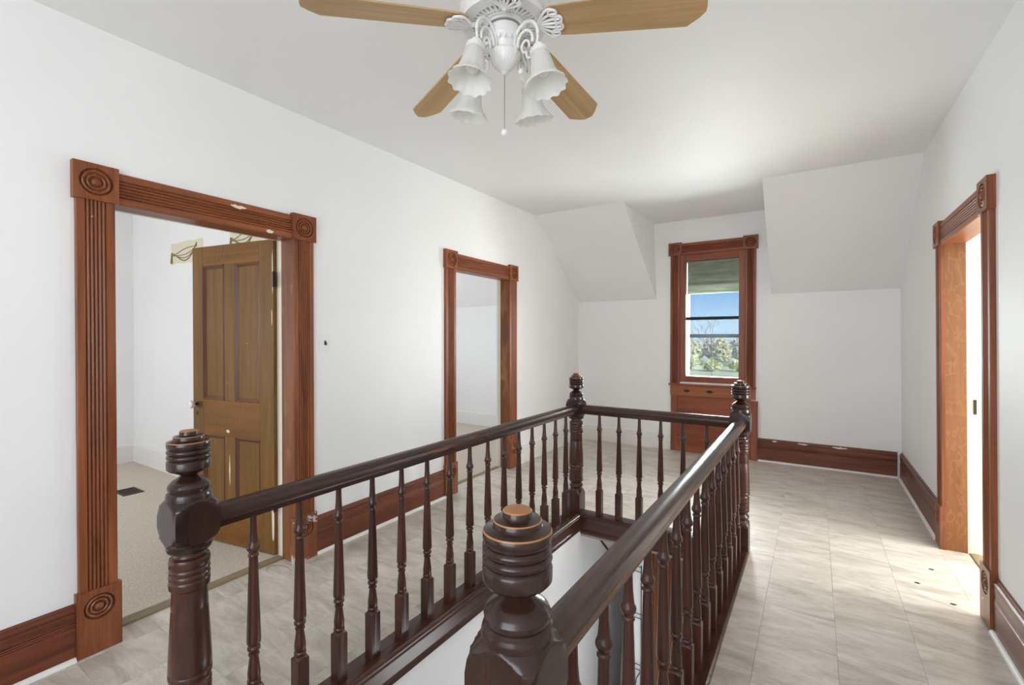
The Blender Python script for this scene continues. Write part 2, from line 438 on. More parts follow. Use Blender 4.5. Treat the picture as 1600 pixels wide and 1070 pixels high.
for xa, xb, xc, sgn in ((-1.70, -1.70, -1.735, -1), (-0.405, -0.412, -0.485, 1)):
    tri = [(xa, Y1, zt), (xb, 6.05, zb - 0.01), (xc, 6.05, ze)]
    m2 = MB(); p = tri + [(x + sgn * 0.03, y + 0.02, z + 0.03) for x, y, z in tri]
    m2.add(p, [(0, 1, 2) if sgn > 0 else (2, 1, 0), (5, 4, 3) if sgn > 0 else (3, 4, 5), (0, 1, 4, 3), (1, 2, 5, 4), (2, 0, 3, 5)])
    m2.build('dormer_cheek', 'wall_paint', ceiling, smooth=None)

# ------------------------------------------------------------------ floor with vinyl tiles around the stairwell
WX0, WX1, WY0, WY1 = -1.552, -0.463, 0.60, 3.40      # stairwell opening
fl = MB()
for a, b in (((-2.90, -2.15), (WX0, 6.10)), ((WX1, -2.15), (0.93, 6.10)), ((WX0, WY1), (WX1, 6.10)), ((WX0, -2.15), (WX1, WY0))):
    fl.box((a[0], a[1], -0.16), (b[0], b[1], -0.0045))
floor = struct(fl.build('floor', 'tile_joint', smooth=None), 'vinyl tiled landing floor in grey beige marbling', 'floor')
T = 0.3048; gx, gy = 0.09, 1.28; G = 0.0005
full = MB().box((G, G, -0.0045), (T - G, T - G, 0)).mesh('floor_tile', 'vinyl_tile', None)
regions = [(-2.84, WX0 - 0.06, 0.0, WY1), (WX1 + 0.06, 0.90, 0.9, WY1), (-2.86, 0.90, WY1 + 0.05, 6.03), (WX0 - 0.06, WX1 + 0.06, WY1 + 0.0, WY1 + 0.05), (WX0 - 0.06, 0.90, 0.0, WY0), (WX1 + 0.06, 0.9, WY0, 0.9)]
regions = [(-2.84, WX0 - 0.05, -0.2, 3.40), (WX1 + 0.05, 0.90, -0.2, 3.40), (-2.86, 0.90, 3.40, 6.03), (WX0 - 0.05, WX1 + 0.05, -0.2, WY0)]
cells = {}
for (x0, x1, y0, y1) in regions:
    i0, i1 = math.floor((x0 - gx) / T), math.floor((x1 - gx) / T); j0, j1 = math.floor((y0 - gy) / T), math.floor((y1 - gy) / T)
    for i in range(i0, i1 + 1):
        for j in range(j0, j1 + 1):
            r = (max(x0, gx + i * T), min(x1, gx + (i + 1) * T), max(y0, gy + j * T), min(y1, gy + (j + 1) * T))
            if r[1] - r[0] > 0.004 and r[3] - r[2] > 0.004: cells.setdefault((i, j), []).append(r)
for (i, j), rs in cells.items():
    ox, oy = gx + i * T, gy + j * T
    area = sum((r[1] - r[0]) * (r[3] - r[2]) for r in rs)
    if area > T * T * 0.995: me = full
    else:
        m2 = MB()
        for r in rs:
            a0 = G if r[0] - ox < 1e-4 else r[0] - ox; a1 = T - G if ox + T - r[1] < 1e-4 else r[1] - ox
            b0 = G if r[2] - oy < 1e-4 else r[2] - oy; b1 = T - G if oy + T - r[3] < 1e-4 else r[3] - oy
            m2.box((a0, b0, -0.0045), (a1, b1, 0))
        me = m2.mesh('floor_tile', 'vinyl_tile', None)
    obj('floor_tile', me, floor, (ox, oy, 0))

# ------------------------------------------------------------------ door and window casings
def flutes(w, d=0.020, n=5):
    m = w * 0.25; f = (w - 2 * m) / n
    p = [(0, 0), (0, d - 0.003), (0.004, d), (m - 0.004, d)]
    for i in range(n):
        a = m + i * f
        p += [(a, d - 0.0075), (a + f * 0.22, d - 0.0015), (a + f * 0.5, d + 0.001), (a + f * 0.78, d - 0.0015)]
    p += [(w - m, d - 0.0075), (w - m + 0.004, d), (w - 0.004, d), (w, d - 0.003), (w, 0)]
    return p
def rosette_rows(d, R, sink=0.0):
    q = [(1.0, 0.0), (0.985, -0.010), (0.93, -0.013), (0.88, -0.010), (0.85, -0.003), (0.76, 0.000), (0.69, -0.004), (0.665, -0.013), (0.60, -0.013),
         (0.575, -0.004), (0.50, -0.0005), (0.43, -0.004), (0.405, -0.013), (0.33, -0.013), (0.30, -0.004), (0.20, 0.003), (0.09, 0.006), (0.01, 0.007)]
    return [(R * a, d + b) for a, b in q]
def block(name, parent, x0, x1, z0, z1, cz, R, depth, mat, label=None):
    cx = (x0 + x1) / 2
    rows = [(9, 0, 1), (9, depth - 0.004, 1), (9, depth, 1)] + [(r, z, 1) for r, z in rosette_rows(depth, R)]
    m2 = MB(); m2.lathe(rows, 40, lambda x, y, z: (x, -z, y), rect=(x0 - cx, x1 - cx, z0 - cz, z1 - cz))
    # lathe axis points out of the wall, so the outline has to be turned over
    m2.f = [f[::-1] for f in m2.f]
    m2.f = [f[::-1] for f in m2.f]
    return m2.build(name, mat, parent, loc=(cx, 0, cz), smooth=30, label=label)
def casing(name, F, s0, s1, top, cw, bs, label, head_h=0.145, plinths=(1, 1), bottom=0.0, plinth_h=0.285, wz='trim_wood_Z', wx='trim_wood_X', dd=0.022, cat='door frame', chipped_plinth=None):
    t = empty(name, F); struct(t, label, cat)
    over = (bs - cw) / 2
    P = flutes(cw, dd)
    for k, (a, b) in enumerate(((s0 - cw, s0), (s1, s1 + cw))):
        zb_ = plinth_h - 0.002 if plinths[k] else bottom
        MB().extrude(P, lambda u, d, z, a=a: (a + u, -d, z), zb_, top + 0.004).build('side_casing', wz, t, smooth=25)
        block('corner_block', t, a - over, b + over, top, top + bs, top + bs / 2, bs * 0.375, dd + 0.011, wz)
        if plinths[k]:
            block('plinth_block', t, a - over, b + over, 0.002, plinth_h, plinth_h - bs * 0.5, bs * 0.35, dd + 0.009, 'plinth_whitened' if chipped_plinth == k else 'plinth_wood',
                  label='plinth block scuffed with white paint' if chipped_plinth == k else None)
    MB().extrude(flutes(head_h, dd), lambda u, d, x: (x, -d, top + u), s1 + over * -1 + 0.001, s0 + over - 0.001).build('head_casing', wx, t, smooth=25)
    return t
def jambs(t, s0, s1, top, wood_mat, depth=WT, split=0.117, white='cream_trim', front=0.0):
    for a, b, side in ((s0 - 0.026, s0 - 0.003, 0), (s1 + 0.003, s1 + 0.026, 1)):
        MB().box((a, -front, 0), (b, split, top + 0.02)).build('jamb', wood_mat, t, smooth=None)
        sh = 0.010
        aa, bb = (a, b - sh) if side == 0 else (a + sh, b)
        MB().box((aa, split, 0), (bb, depth + 0.012, top + 0.026)).build('jamb_rabbet', white, t, smooth=None, label='cream painted door rebate')
    MB().box((s0 - 0.003, 0, top + 0.003), (s1 + 0.003, split, top + 0.026)).build('head_jamb', 'trim_wood_X', t, smooth=None)
    MB().box((s0 - 0.003, split, top + 0.012), (s1 + 0.003, depth + 0.012, top + 0.028)).build('head_rabbet', white, t, smooth=None)
CW, BS = 0.137, 0.160
t1 = casing('trim_1', FL, D1[0], D1[1], D1[2], CW, BS, 'tall fluted wood door casing around the open panelled door', chipped_plinth=1)
jambs(t1, *D1, 'jamb_dark')
t2 = casing('trim_2', FL, D2[0], D2[1], D2[2], 0.145, 0.164, 'fluted wood door casing around the doorless opening near the slope')
jambs(t2, *D2, 'jamb_dark', split=0.103, depth=0.135)
t3 = casing('trim_3', FR, D3[0], D3[1], D3[2], 0.143, 0.160, 'wood casing round the bright doorway with an orange grained jamb')
jambs(t3, *D3, 'jamb_wood', split=0.105, white='cream_trim')
MB().box((D3[0] - 0.004 - 0.001 + 0.0, 0.138, 0.905), (D3[0] - 0.0125 + 0.0018, 0.152, 1.0)).build('strike_plate', 'old_iron', t3, smooth=None, label='dark iron strike plate')
# thresholds
MB().extrude([(0, 0), (0.004, 0.010), (0.03, 0.014), (0.056, 0.010), (0.06, 0)], lambda u, d, x: (x, 0.105 + u, d), D1[1], D1[0]).build('threshold', 'threshold_wood', t1)
MB().extrude([(0, 0), (0.004, 0.006), (0.03, 0.008), (0.05, 0.006), (0.055, 0)], lambda u, d, x: (x, 0.11 + u, d), D2[1], D2[0]).build('threshold', 'threshold_wood', t2)
MB().extrude([(0, 0), (0.004, 0.006), (0.03, 0.008), (0.05, 0.006), (0.055, 0)], lambda u, d, x: (x, 0.11 + u, d), D3[1], D3[0]).build('threshold', 'threshold_wood', t3)

# ------------------------------------------------------------------ baseboards
BP = [(0, 0), (0.020, 0), (0.020, 0.142), (0.016, 0.146), (0.020, 0.150), (0.016, 0.155), (0.020, 0.160), (0.016, 0.165), (0.020, 0.170),
      (0.020, 0.205), (0.017, 0.209), (0.021, 0.214), (0.021, 0.222), (0.014, 0.229), (0.011, 0.238), (0.004, 0.243), (0, 0.244)]
QP = [(0.020, 0), (0.037, 0), (0.036, 0.007), (0.032, 0.013), (0.026, 0.017), (0.020, 0.018)]
WB = [(0, 0), (0.018, 0), (0.018, 0.175), (0.013, 0.18), (0.016, 0.19), (0.008, 0.20), (0, 0.202)]
def baseboard(name, F, runs, label, prof=BP, mat='base_wood_X', strip=True, white=False, k=1.0):
    t = empty(name, F); struct(t, label, 'baseboard')
    for a, b in runs:
        MB().extrude([(d, z * k) for d, z in prof], lambda d, z, x: (x, -d, z), a, b).build('board', mat, t, smooth=25)
        if strip: MB().extrude(QP, lambda d, z, x: (x, -d, z), a, b).build('quarter_round', 'white_trim', t, smooth=25, label='white painted quarter round strip')
    return t
baseboard('baseboard_left', FL, [(-1.9, D1[0] - CW - 0.0125), (D1[1] + CW + 0.0125, D2[0] - 0.1555)], 'moulded brown wood baseboard along the two doorway wall')
baseboard('baseboard_right', FR, [(-5.995, D3[0] - 0.1525), (D3[1] + 0.1525, 1.5)], 'scuffed brown wood baseboard either side of the bright doorway', k=1.09)
baseboard('baseboard_end', FE, [(-0.540, 0.70)], 'dark red brown baseboard right of the tall window', k=1.06)
tb = empty('baseboard_corner', FE); struct(tb, 'white painted baseboard in the corner left of the window', 'baseboard')
MB().extrude(WB, lambda d, z, x: (x, -d, z), -2.778, -1.517).build('board', 'white_trim', tb, smooth=25)
o = MB().extrude(WB, lambda d, z, x: (x, -d, z), D2[1] + 0.1565, 6.02).build('board', 'white_trim', tb, smooth=25)
o.matrix_parent_inverse = FE.inverted(); o.matrix_basis = FL
# peeled paint curls along the end and left boards' top edges
def chips(parent, pts, z, d):
    for x, w in pts:
        m2 = MB(); n = 7
        top = [(x + w * i / n, z + (0.004 + random.uniform(-0.004, 0.005)) * math.sin(PI * (i + .5) / (n + 1))) for i in range(n + 1)]
        bot = [(x + w * i / n, z - 0.004 - (0.014 * math.sin(PI * i / n)) * random.uniform(0.4, 1)) for i in range(n + 1)]
        pts2 = bot + top[::-1]
        m2.add([(a, -d - 0.0006, b) for a, b in pts2] + [(a, -d, b) for a, b in pts2],
               [tuple(range(len(pts2)))] + [(i, (i + 1) % len(pts2), len(pts2) + (i + 1) % len(pts2), len(pts2) + i)[::-1] for i in range(len(pts2))])
        m2.build('paint_flake', 'cream_trim', parent, smooth=None)
be = [o for o in COL.objects if o.name == 'baseboard_end'][0]
chips(be, [(-0.155, 0.10), (0.16, 0.13), (-0.40, 0.05)], 0.244, 0.0215)
chips(t1, [(1.33, 0.085)], D1[2] + 0.122, 0.0222)
chips(t1, [(1.53, 0.045)], D1[2] + 0.020, 0.0222)

# ------------------------------------------------------------------ window at the end of the landing
w1 = casing('window_1', FE, -1.408, -0.680, 2.425, 0.113, 0.156, 'tall narrow window in a fluted red brown casing', plinths=(0, 0), bottom=0.835, cat='window',
            wz='sash_wood', wx='panel_wood', head_h=0.142)
def wb(name, a, b, mat, c=0.002, label=None, parent=w1): return MB().bbox(a, b, c).build(name, mat, parent, smooth=None, label=label)
GX0, GX1, GZ0, GZ1 = -1.338, -0.746, 0.932, 2.342
wb('sash_stile', (-1.408, -0.008, 0.860), (GX0, 0.040, 2.425), 'sash_wood')
wb('sash_stile', (GX1, -0.008, 0.860), (-0.680, 0.040, 2.425), 'sash_wood')
wb('sash_rail', (GX0, -0.006, 0.860), (GX1, 0.040, GZ0), 'panel_wood')
wb('sash_rail', (GX0, -0.006, GZ1), (GX1, 0.040, 2.425), 'panel_wood')
wb('glazing_bar', (GX0, 0.018, 1.621), (GX1, 0.036, 1.659), 'storm_bar', label='dark meeting rail')
MB().box((GX0, 0.025, 1.659), (GX1, 0.029, GZ1)).build('pane', 'window_glass', w1, smooth=None)
MB().box((GX0, 0.025, GZ0), (GX1, 0.029, 1.621)).build('pane', 'window_glass', w1, smooth=None)
# white reveals and the storm window outside
wb('reveal', (-1.40, 0.041, 0.86), (-1.345, 0.16, 2.40), 'storm_white', label='white painted window reveal')
wb('reveal', (-0.742, 0.041, 0.86), (-0.69, 0.16, 2.40), 'storm_white', label='white painted window reveal')
wb('outer_sill', (-1.345, 0.041, 0.86), (-0.742, 0.19, 0.925), 'storm_white', label='white painted outer sill')
wb('head_reveal', (-1.345, 0.041, 2.36), (-0.742, 0.16, 2.40), 'storm_white')
for xa in (-1.345, -0.762): wb('storm_stile', (xa, 0.135, 0.925), (xa + 0.020, 0.155, 2.36), 'storm_white')
wb('storm_bar', (-1.325, 0.137, 1.405), (-0.762, 0.153, 1.450), 'storm_bar', label='dark storm window rail')
MB().box((-1.325, 0.143, 0.925), (-0.762, 0.146, 2.36)).build('storm_pane', 'window_glass', w1, smooth=None)
# stool, apron with two finger pulls, boarded panel below
MB().extrude([(0, 0), (0.045, 0), (0.052, 0.010), (0.045, 0.022), (0, 0.022)], lambda d, z, x: (x, -d, 0.815 + z), -1.534, -0.560).build('stool', 'sash_wood', w1)
wb('apron', (-1.520, -0.024, 0.690), (-0.565, 0, 0.815), 'apron_wood')
for x in (-1.322, -1.058):
    m2 = MB().lathe([(0.036, 0.0), (0.036, 0.004), (0.030, 0.009), (0.024, 0.006), (0.004, 0.004)], 24, lambda a, b, z: (a, -z, b * 0.48))
    m2.build('finger_pull', 'old_iron', w1, loc=(x, -0.024, 0.752), label='dark oval finger pull')
wb('panel_stile', (-1.512, -0.024, 0.0), (-1.440, 0, 0.690), 'sash_wood')
wb('panel_stile', (-0.690, -0.024, 0.0), (-0.614, 0, 0.690), 'sash_wood')
wb('panel_board', (-1.440, -0.010, 0.440), (-0.690, 0, 0.688), 'panel_wood')
wb('panel_board', (-1.440, -0.011, 0.186), (-0.690, 0, 0.4385), 'panel_wood')
wb('panel_rail', (-1.440, -0.022, 0.0), (-0.690, 0, 0.184), 'panel_wood')
wb('panel_end_board', (-0.614, -0.040, 0.0), (-0.542, 0, 0.676), 'sash_wood')
# blind
bl = empty('roller_blind', Matrix.Translation((-1.045, 6.036 + 0.075, 2.35)))
tag(bl, 'grey green fabric blind half lowered behind the window glass', 'blind')
m2 = MB(); n = 24; zs = [-0.02 - 0.36 * i / n for i in range(n + 1)]
pr_ = [(0.008 * math.sin(i * 0.9) * (1 if i % 8 < 2 else 0.25), z) for i, z in enumerate(zs)]
outl = [(a, z) for a, z in pr_] + [(a + 0.003, z) for a, z in pr_[::-1]]
m2.extrude(outl, lambda a, z, x: (x, a, z), -0.290, 0.290); m2.build('cloth', 'blind_cloth', bl)
MB().tube([(-0.293, 0.0, -0.006), (0.293, 0.0, -0.006)], 0.016, 16).build('roller', 'blind_cloth', bl)
MB().bbox((-0.290, -0.006, -0.405), (0.290, 0.008, -0.380), 0.003).build('hem_bar', 'blind_cloth', bl, smooth=None)
MB().bbox((-0.290, -0.006, -0.120), (0.290, 0.004, -0.112), 0.002).build('fold', 'blind_cloth', bl, smooth=None)
MB().bbox((-0.290, -0.007, -0.305), (0.290, 0.004, -0.292), 0.002).build('fold', 'blind_cloth', bl, smooth=None)

# ------------------------------------------------------------------ panelled bedroom door standing open
DM = Matrix.Translation((-2.885, 1.690, 0.012)) @ Matrix.Rotation(0.172, 4, 'Z')
d1 = empty('door_1', DM); struct(d1, 'four panel brown wood door standing open with a white knob', 'door')
DX0, DX1, DH, DT = -0.795, -0.012, 2.018, 0.036
st = 0.105
def dbx(name, a, b, mat, c=0.0015): return MB().bbox(a, b, c).build(name, mat, d1, smooth=None)
dbx('stile', (DX0, 0, 0), (DX0 + st, DT, DH), 'door_wood_Z')
dbx('stile', (DX1 - st - 0.02, 0, 0), (DX1, DT, DH), 'door_wood_Z')
for z0, z1 in ((0, 0.255), (0.725, 0.965), (1.885, DH)): dbx('rail', (DX0 + st, 0, z0), (DX1 - st - 0.02, DT, z1), 'door_wood_X')
for z0, z1 in ((0.255, 0.725), (0.965, 1.885)): dbx('mullion', (-0.472, 0, z0), (-0.371, DT, z1), 'door_wood_Z')
for xa, xb in ((DX0 + st, -0.472), (-0.371, DX1 - st - 0.02)):
    for z0, z1 in ((0.255, 0.725), (0.965, 1.885)):
        pn = dbx('panel', (xa, 0.013, z0), (xb, DT - 0.013, z1), 'door_wood_Z', 0.001)
        mp = [(0, 0), (0, -0.012), (0.006, -0.017), (0.014, -0.010), (0.020, -0.004), (0.024, 0)]
        for f_, y in ((1, 0.013), (-1, DT - 0.013)):
            a, b = xa, xb
            MB().extrude(mp, lambda u, d, z, a=a, y=y, f_=f_: (a + u, y + f_ * d, z), z0, z1).build('moulding', 'door_mould_Z', pn, smooth=20)
            MB().extrude(mp, lambda u, d, z, b=b, y=y, f_=f_: (b - u, y + f_ * d, z), z0, z1).build('moulding', 'door_mould_Z', pn, smooth=20)
            MB().extrude(mp, lambda u, d, x, z0=z0, y=y, f_=f_: (x, y + f_ * d, z0 + u), a, b).build('moulding', 'door_mould_X', pn, smooth=20)
            MB().extrude(mp, lambda u, d, x, z1=z1, y=y, f_=f_: (x, y + f_ * d, z1 - u), a, b).build('moulding', 'door_mould_X', pn, smooth=20)
for y, s in ((0, -1), (DT, 1)):
    kn = MB().lathe([(0.014, 0), (0.014, 0.004), (0.007, 0.008), (0.007, 0.026)], 20, lambda a, b, z, s=s: (a, s * z, b)).build('knob_rose', 'old_iron', d1, loc=(DX0 + 0.045, y, 0.93))
    MB().lathe([(0.008, 0.024), (0.018, 0.028), (0.026, 0.036), (0.0275, 0.045), (0.024, 0.054), (0.014, 0.060), (0.002, 0.062)], 24, lambda a, b, z, s=s: (a, s * z, b)).build('knob', 'porcelain', kn, label='white porcelain door knob')
    MB().lathe([(0.010, 0), (0.010, 0.002), (0.004, 0.0025), (0.0035, 0.0005), (0.0005, 0.0005)], 16, lambda a, b, z, s=s: (a, s * z, b * 1.5)).build('keyhole', 'old_iron', d1, loc=(DX0 + 0.045, y, 0.865))
for z in (0.33, 1.76):
    hg = MB().box((-0.013, -0.004, z - 0.045), (0.010, -0.001, z + 0.045)); hg.tube([(-0.001, -0.008, z - 0.05), (-0.001, -0.008, z + 0.05)], 0.0065, 10)
    hg.build('hinge', 'old_iron', d1)
# pale bare patches where the paint has come off beside the hinge edge and between the lower panels
for (x, z, w, h) in ((-0.018, 1.80, 0.010, 0.30), (-0.022, 0.20, 0.035, 0.30), (-0.425, 0.50, 0.014, 0.20), (-0.44, 0.76, 0.05, 0.02), (-0.026, 1.52, 0.007, 0.10)):
    m2 = MB(); n = 14
    q = [(x + w * 0.5 * math.cos(2 * PI * i / n) * random.uniform(0.5, 1.1), z + h * 0.5 * math.sin(2 * PI * i / n) * random.uniform(0.7, 1.1)) for i in range(n)]
    m2.add([(min(a, -0.013), -0.0006, b) for a, b in q] + [(min(a, -0.013), 0.0005, b) for a, b in q], [tuple(range(n))] + [(i, n + i, n + (i + 1) % n, (i + 1) % n) for i in range(n)])
    m2.build('paint_patch', 'cream_trim', d1, smooth=None)

# ------------------------------------------------------------------ rooms beyond the doorways
def room_wall(name, a, b, holes_axis=None, hole=None, mat='wall_paint'):
    mb = MB(); (x0, y0, z0), (x1, y1, z1) = a, b
    if not hole: mb.box(a, b)
    elif holes_axis == 'x':
        h0, h1, hz0, hz1 = hole
        mb.box((x0, y0, z0), (h0, y1, z1)); mb.box((h1, y0, z0), (x1, y1, z1)); mb.box((h0, y0, z0), (h1, y1, hz0)); mb.box((h0, y0, hz1), (h1, y1, z1))
    else:
        h0, h1, hz0, hz1 = hole
        mb.box((x0, y0, z0), (x1, h0, z1)); mb.box((x0, h1, z0), (x1, y1, z1)); mb.box((x0, h0, z0), (x1, h1, hz0)); mb.box((x0, h0, hz1), (x1, h1, z1))
    return struct(mb.build(name, mat, smooth=None))
room_wall('wall_front_bedroom_back', (-6.65, -1.65, -0.02), (-6.5, 2.16, 2.9))
room_wall('wall_front_bedroom_partition', (-6.65, 2.15, -0.02), (-2.89, 2.27, 2.9))
room_wall('wall_front_bedroom_window', (-6.65, -1.65, -0.02), (-2.85, -1.5, 2.9), 'x', (-5.5, -3.9, 0.7, 2.3))
room_wall('wall_rear_bedroom_window', (-5.95, 2.20, -0.02), (-5.8, 6.1, 2.9), 'y', (3.55, 5.05, 0.7, 2.1))
room_wall('wall_right_room_back', (0.9, 5.29, -0.02), (4.0, 5.42, 2.9))
room_wall('wall_right_room_front', (0.9, 1.85, -0.02), (4.0, 2.0, 2.9))
room_wall('wall_right_room_window', (3.8, 1.85, -0.02), (3.95, 5.42, 2.9), 'y', (2.85, 4.55, 0.7, 2.3))
mb = MB().box((-6.7, -1.7, 2.80), (-2.80, 2.27, 2.88)); mb.box((-5.95, 2.2, 2.83), (-2.80, 4.8, 2.9)); mb.box((0.80, 1.8, 2.80), (4.0, 5.45, 2.88))
struct(mb.build('ceiling_bedrooms', 'ceiling_paint', smooth=None))
a = [(-5.95, 4.79, 2.838), (-2.86, 4.79, 2.838), (-2.86, 6.05, 1.895), (-5.95, 6.05, 1.895)]
struct(MB().hexa(a + [(x, y + 0.04, z + 0.05) for x, y, z in a]).build('ceiling_rear_bedroom_slope', 'ceiling_paint', smooth=None))
struct(MB().box((-6.6, -1.6, -0.12), (-2.90, 2.2, 0.004)).build('floor_front_bedroom', 'carpet', smooth=None), 'cream carpet in the bedroom behind the panelled door', 'floor')
struct(MB().box((-5.9, 2.2, -0.12), (-2.90, 6.08, 0.002)).build('floor_rear_bedroom', 'carpet', smooth=None))
struct(MB().box((0.93, 1.9, -0.12), (3.9, 5.4, 0.002)).build('floor_right_room', 'carpet', smooth=None))
def white_base(name, runs):
    t = empty(name); struct(t)
    for p, q in runs:
        L = (Vector(q) - Vector(p)).length; ang = math.atan2(q[1] - p[1], q[0] - p[0])
        MB().extrude(WB, lambda d, z, x: (x, -d, z), 0, L).build('board', 'white_trim', t, loc=(p[0], p[1], 0.003), rot=(0, 0, ang), smooth=25)
white_base('baseboard_front_bedroom', [((-6.5, 2.15, 0), (-2.90, 2.15, 0)), ((-6.5, -1.5, 0), (-6.5, 2.15, 0))])
white_base('baseboard_rear_bedroom', [((-5.8, 6.036, 0), (-2.90, 6.036, 0))])
white_base('baseboard_right_room', [((0.92, 5.29, 0), (3.8, 5.29, 0))])

# floor register let into the bedroom carpet
rg = empty('floor_register', Matrix.Translation((-5.23, 1.685, 0.004)))
tag(rg, 'dark iron floor register in the bedroom carpet', 'floor vent')
m2 = MB()
m2.add([(0, 0, 0)], [])
for a, b in (((-0.15, -0.10), (0.15, -0.082)), ((-0.15, 0.082), (0.15, 0.10)), ((-0.15, -0.082), (-0.13, 0.082)), ((0.13, -0.082), (0.15, 0.082))):
    m2.box((a[0], a[1], 0), (b[0], b[1], 0.006))
m2.v.pop(0); m2.f = [[i - 1 for i in f] for f in m2.f]
m2.build('frame', 'register_iron', rg, smooth=None)
lv = MB().box((-0.006, -0.082, 0.0005), (0.006, 0.082, 0.004)).mesh('louvre', 'register_iron', None)
for i in range(11): obj('louvre', lv, rg, (-0.115 + 0.023 * i, 0, 0))
rg.scale = (0.78, 0.78, 1)
# leftover pieces of wallpaper border on the bedroom wall
def border(x0, x1, z0, z1, label):
    t = empty('wallpaper_remnant', Matrix.Translation(((x0 + x1) / 2, 2.15, (z0 + z1) / 2)))
    tag(t, label, 'wallpaper', 'wallpaper border leftovers')
    w, h = (x1 - x0) / 2, (z1 - z0) / 2
    n = 10; lo = [(-w + 2 * w * i / n, -h + random.uniform(0, 0.02)) for i in range(n + 1)]; hi = [(w - 2 * w * i / n, h - random.uniform(0, 0.015)) for i in range(n + 1)]
    q = lo + hi; m_ = MB(); N = len(q)
    m_.add([(a, -0.0025, b) for a, b in q] + [(a, 0, b) for a, b in q], [tuple(range(N))] + [(i, N + i, N + (i + 1) % N, (i + 1) % N) for i in range(N)])
    m_.build('paper', 'border_paper', t, smooth=None)
    for a_, sag, top in ((0.95, 0.16, 0.065), (0.95, 0.10, 0.045), (0.95, 0.045, 0.035), (0.9, -0.03, 0.03)):
        path = [(-w * 0.95 + 2 * w * 0.80 * i / 14, -0.004, top - 0.05 + (i / 14) * 0.055 - sag * math.sin(PI * (i / 14) ** 1.3) * 0.8) for i in range(15)]
        MB().tube(path, 0.006 if sag > 0.12 else 0.004, 5).build('printed_swag', 'border_print', t)
    MB().tube([(-w * 0.93, -0.004, 0.01), (-w * 0.93, -0.004, -h * 0.8)], [0.008, 0.016], 6).build('printed_tassel', 'border_print', t)
border(-5.53, -4.86, 2.135, 2.360, 'cream wallpaper border scrap with a brown swag, clear of the door')
border(-4.36, -3.85, 2.170, 2.370, 'cream wallpaper border scrap half hidden above the open door')
# light switch
sw = empty('light_switch', FL @ Matrix.Translation((1.934, 0, 1.370)))
tag(sw, 'white wall switch plate with a black toggle beside the doorway', 'light switch')
MB().bbox((-0.036, -0.006, -0.059), (0.036, 0, 0.059), 0.002).build('plate', 'switch_plate', sw, smooth=None)
MB().hexa([(-0.006, -0.005, -0.012), (0.006, -0.005, -0.012), (0.006, -0.005, 0.012), (-0.006, -0.005, 0.012)][0:1] * 0 + [(-0.006, -0.006, -0.013), (0.006, -0.006, -0.013), (0.006, -0.018, -0.017), (-0.006, -0.018, -0.017), (-0.006, -0.006, 0.013), (0.006, -0.006, 0.013), (0.006, -0.018, -0.004), (-0.006, -0.018, -0.004)]).build('toggle', 'switch_toggle', sw, smooth=None)
for z in (-0.030, 0.030): MB().lathe([(0.0035, 0), (0.0030, 0.001), (0.0005, 0.0015)], 10, lambda a, b, z_: (a, -z_, b)).build('screw', 'switch_plate', sw, loc=(0, -0.006, z))
# loose thin wires
def wire(name, pts, r, label, F=None):
    o = MB().tube(pts, r, 5).build(name, 'chain_metal')
    if F is not None: o.matrix_world = F
    return tag(o, label, 'wire')
wire('loose_wire', [(2.02 + 0.05 * i / 8 + 0.26 * (i / 8) ** 2.2, -0.004, 0.262 + 0.19 * math.sin(i / 8 * 1.45) ** 0.8) for i in range(9)], 0.0014, 'thin loose wire curling up the white wall above the baseboard', FL)
wire('wire_loop', [(-2.70 + 0.10 * math.cos(t / 10 * 4.2), 1.60 + 0.05 * math.sin(t / 10 * 4.2), 0.003) for t in range(11)], 0.0014, 'thin bent wire lying on the floor before the open door')
for i, (x, y) in enumerate(((0.50, 3.50), (0.62, 3.32), (0.60, 3.75))):
    o = MB().lathe([(0.007, 0), (0.009, 0.002), (0.004, 0.004)], 6, lambda a, b, z: (a * 1.7, b, z)).build('floor_crumb', 'old_iron', loc=(x, y, 0.0), smooth=None)
    tag(o, 'tiny dark crumb on the vinyl floor near the bright doorway', 'crumb', 'crumbs on the floor')

# ------------------------------------------------------------------ stairwell below the landing
wl = MB()
wl.box((WX0 - 0.10, 0.3, -2.9), (WX0, 5.2, -0.16)); wl.box((WX0, 0.62, -2.9), (WX0 + 0.006, 5.2, -0.10))
struct(wl.build('wall_stairwell_left', 'wall_paint', smooth=None), 'white wall going down the left of the stairwell', 'wall')
struct(MB().box((WX0 - 0.1, 5.15, -2.9), (WX1 + 0.1, 5.25, -0.10)).build('wall_lower_hall', 'wall_paint', smooth=None))
struct(MB().box((WX1, 0.3, -2.9), (WX1 + 0.10, 5.2, -0.16)).build('wall_stairwell_right', 'wall_paint', smooth=None))
struct(MB().box((-1.22, 3.62, -2.9), (WX1, 3.74, -0.16)).build('wall_stairwell_end', 'wall_paint', smooth=None), 'white wall at the foot of the stairwell', 'wall')
struct(MB().box((WX0 - 0.1, 0.2, -2.98), (WX1 + 0.1, 5.3, -2.9)).build('floor_lower_hall', 'threshold_wood', smooth=None))
a = [(WX0, 3.56, -0.118), (-1.22, 3.56, -0.118), (-1.22, 5.2, -1.58), (WX0, 5.2, -1.58)]
struct(MB().hexa(a + [(x, y + 0.05, z + 0.05) for x, y, z in a]).build('ceiling_stair_slope', 'plaster_soffit_shaded', smooth=None), 'sloping soffit over the lower stairs, its shade painted in beige', 'ceiling')
o = struct(MB().tube([(WX0 + 0.006, 3.55, -0.113), (WX0 + 0.006, 4.3, -0.78)], 0.012, 6).build('trim_4', 'rail_wood_X'), 'thin brown strip along the sloping soffit edge', 'trim')
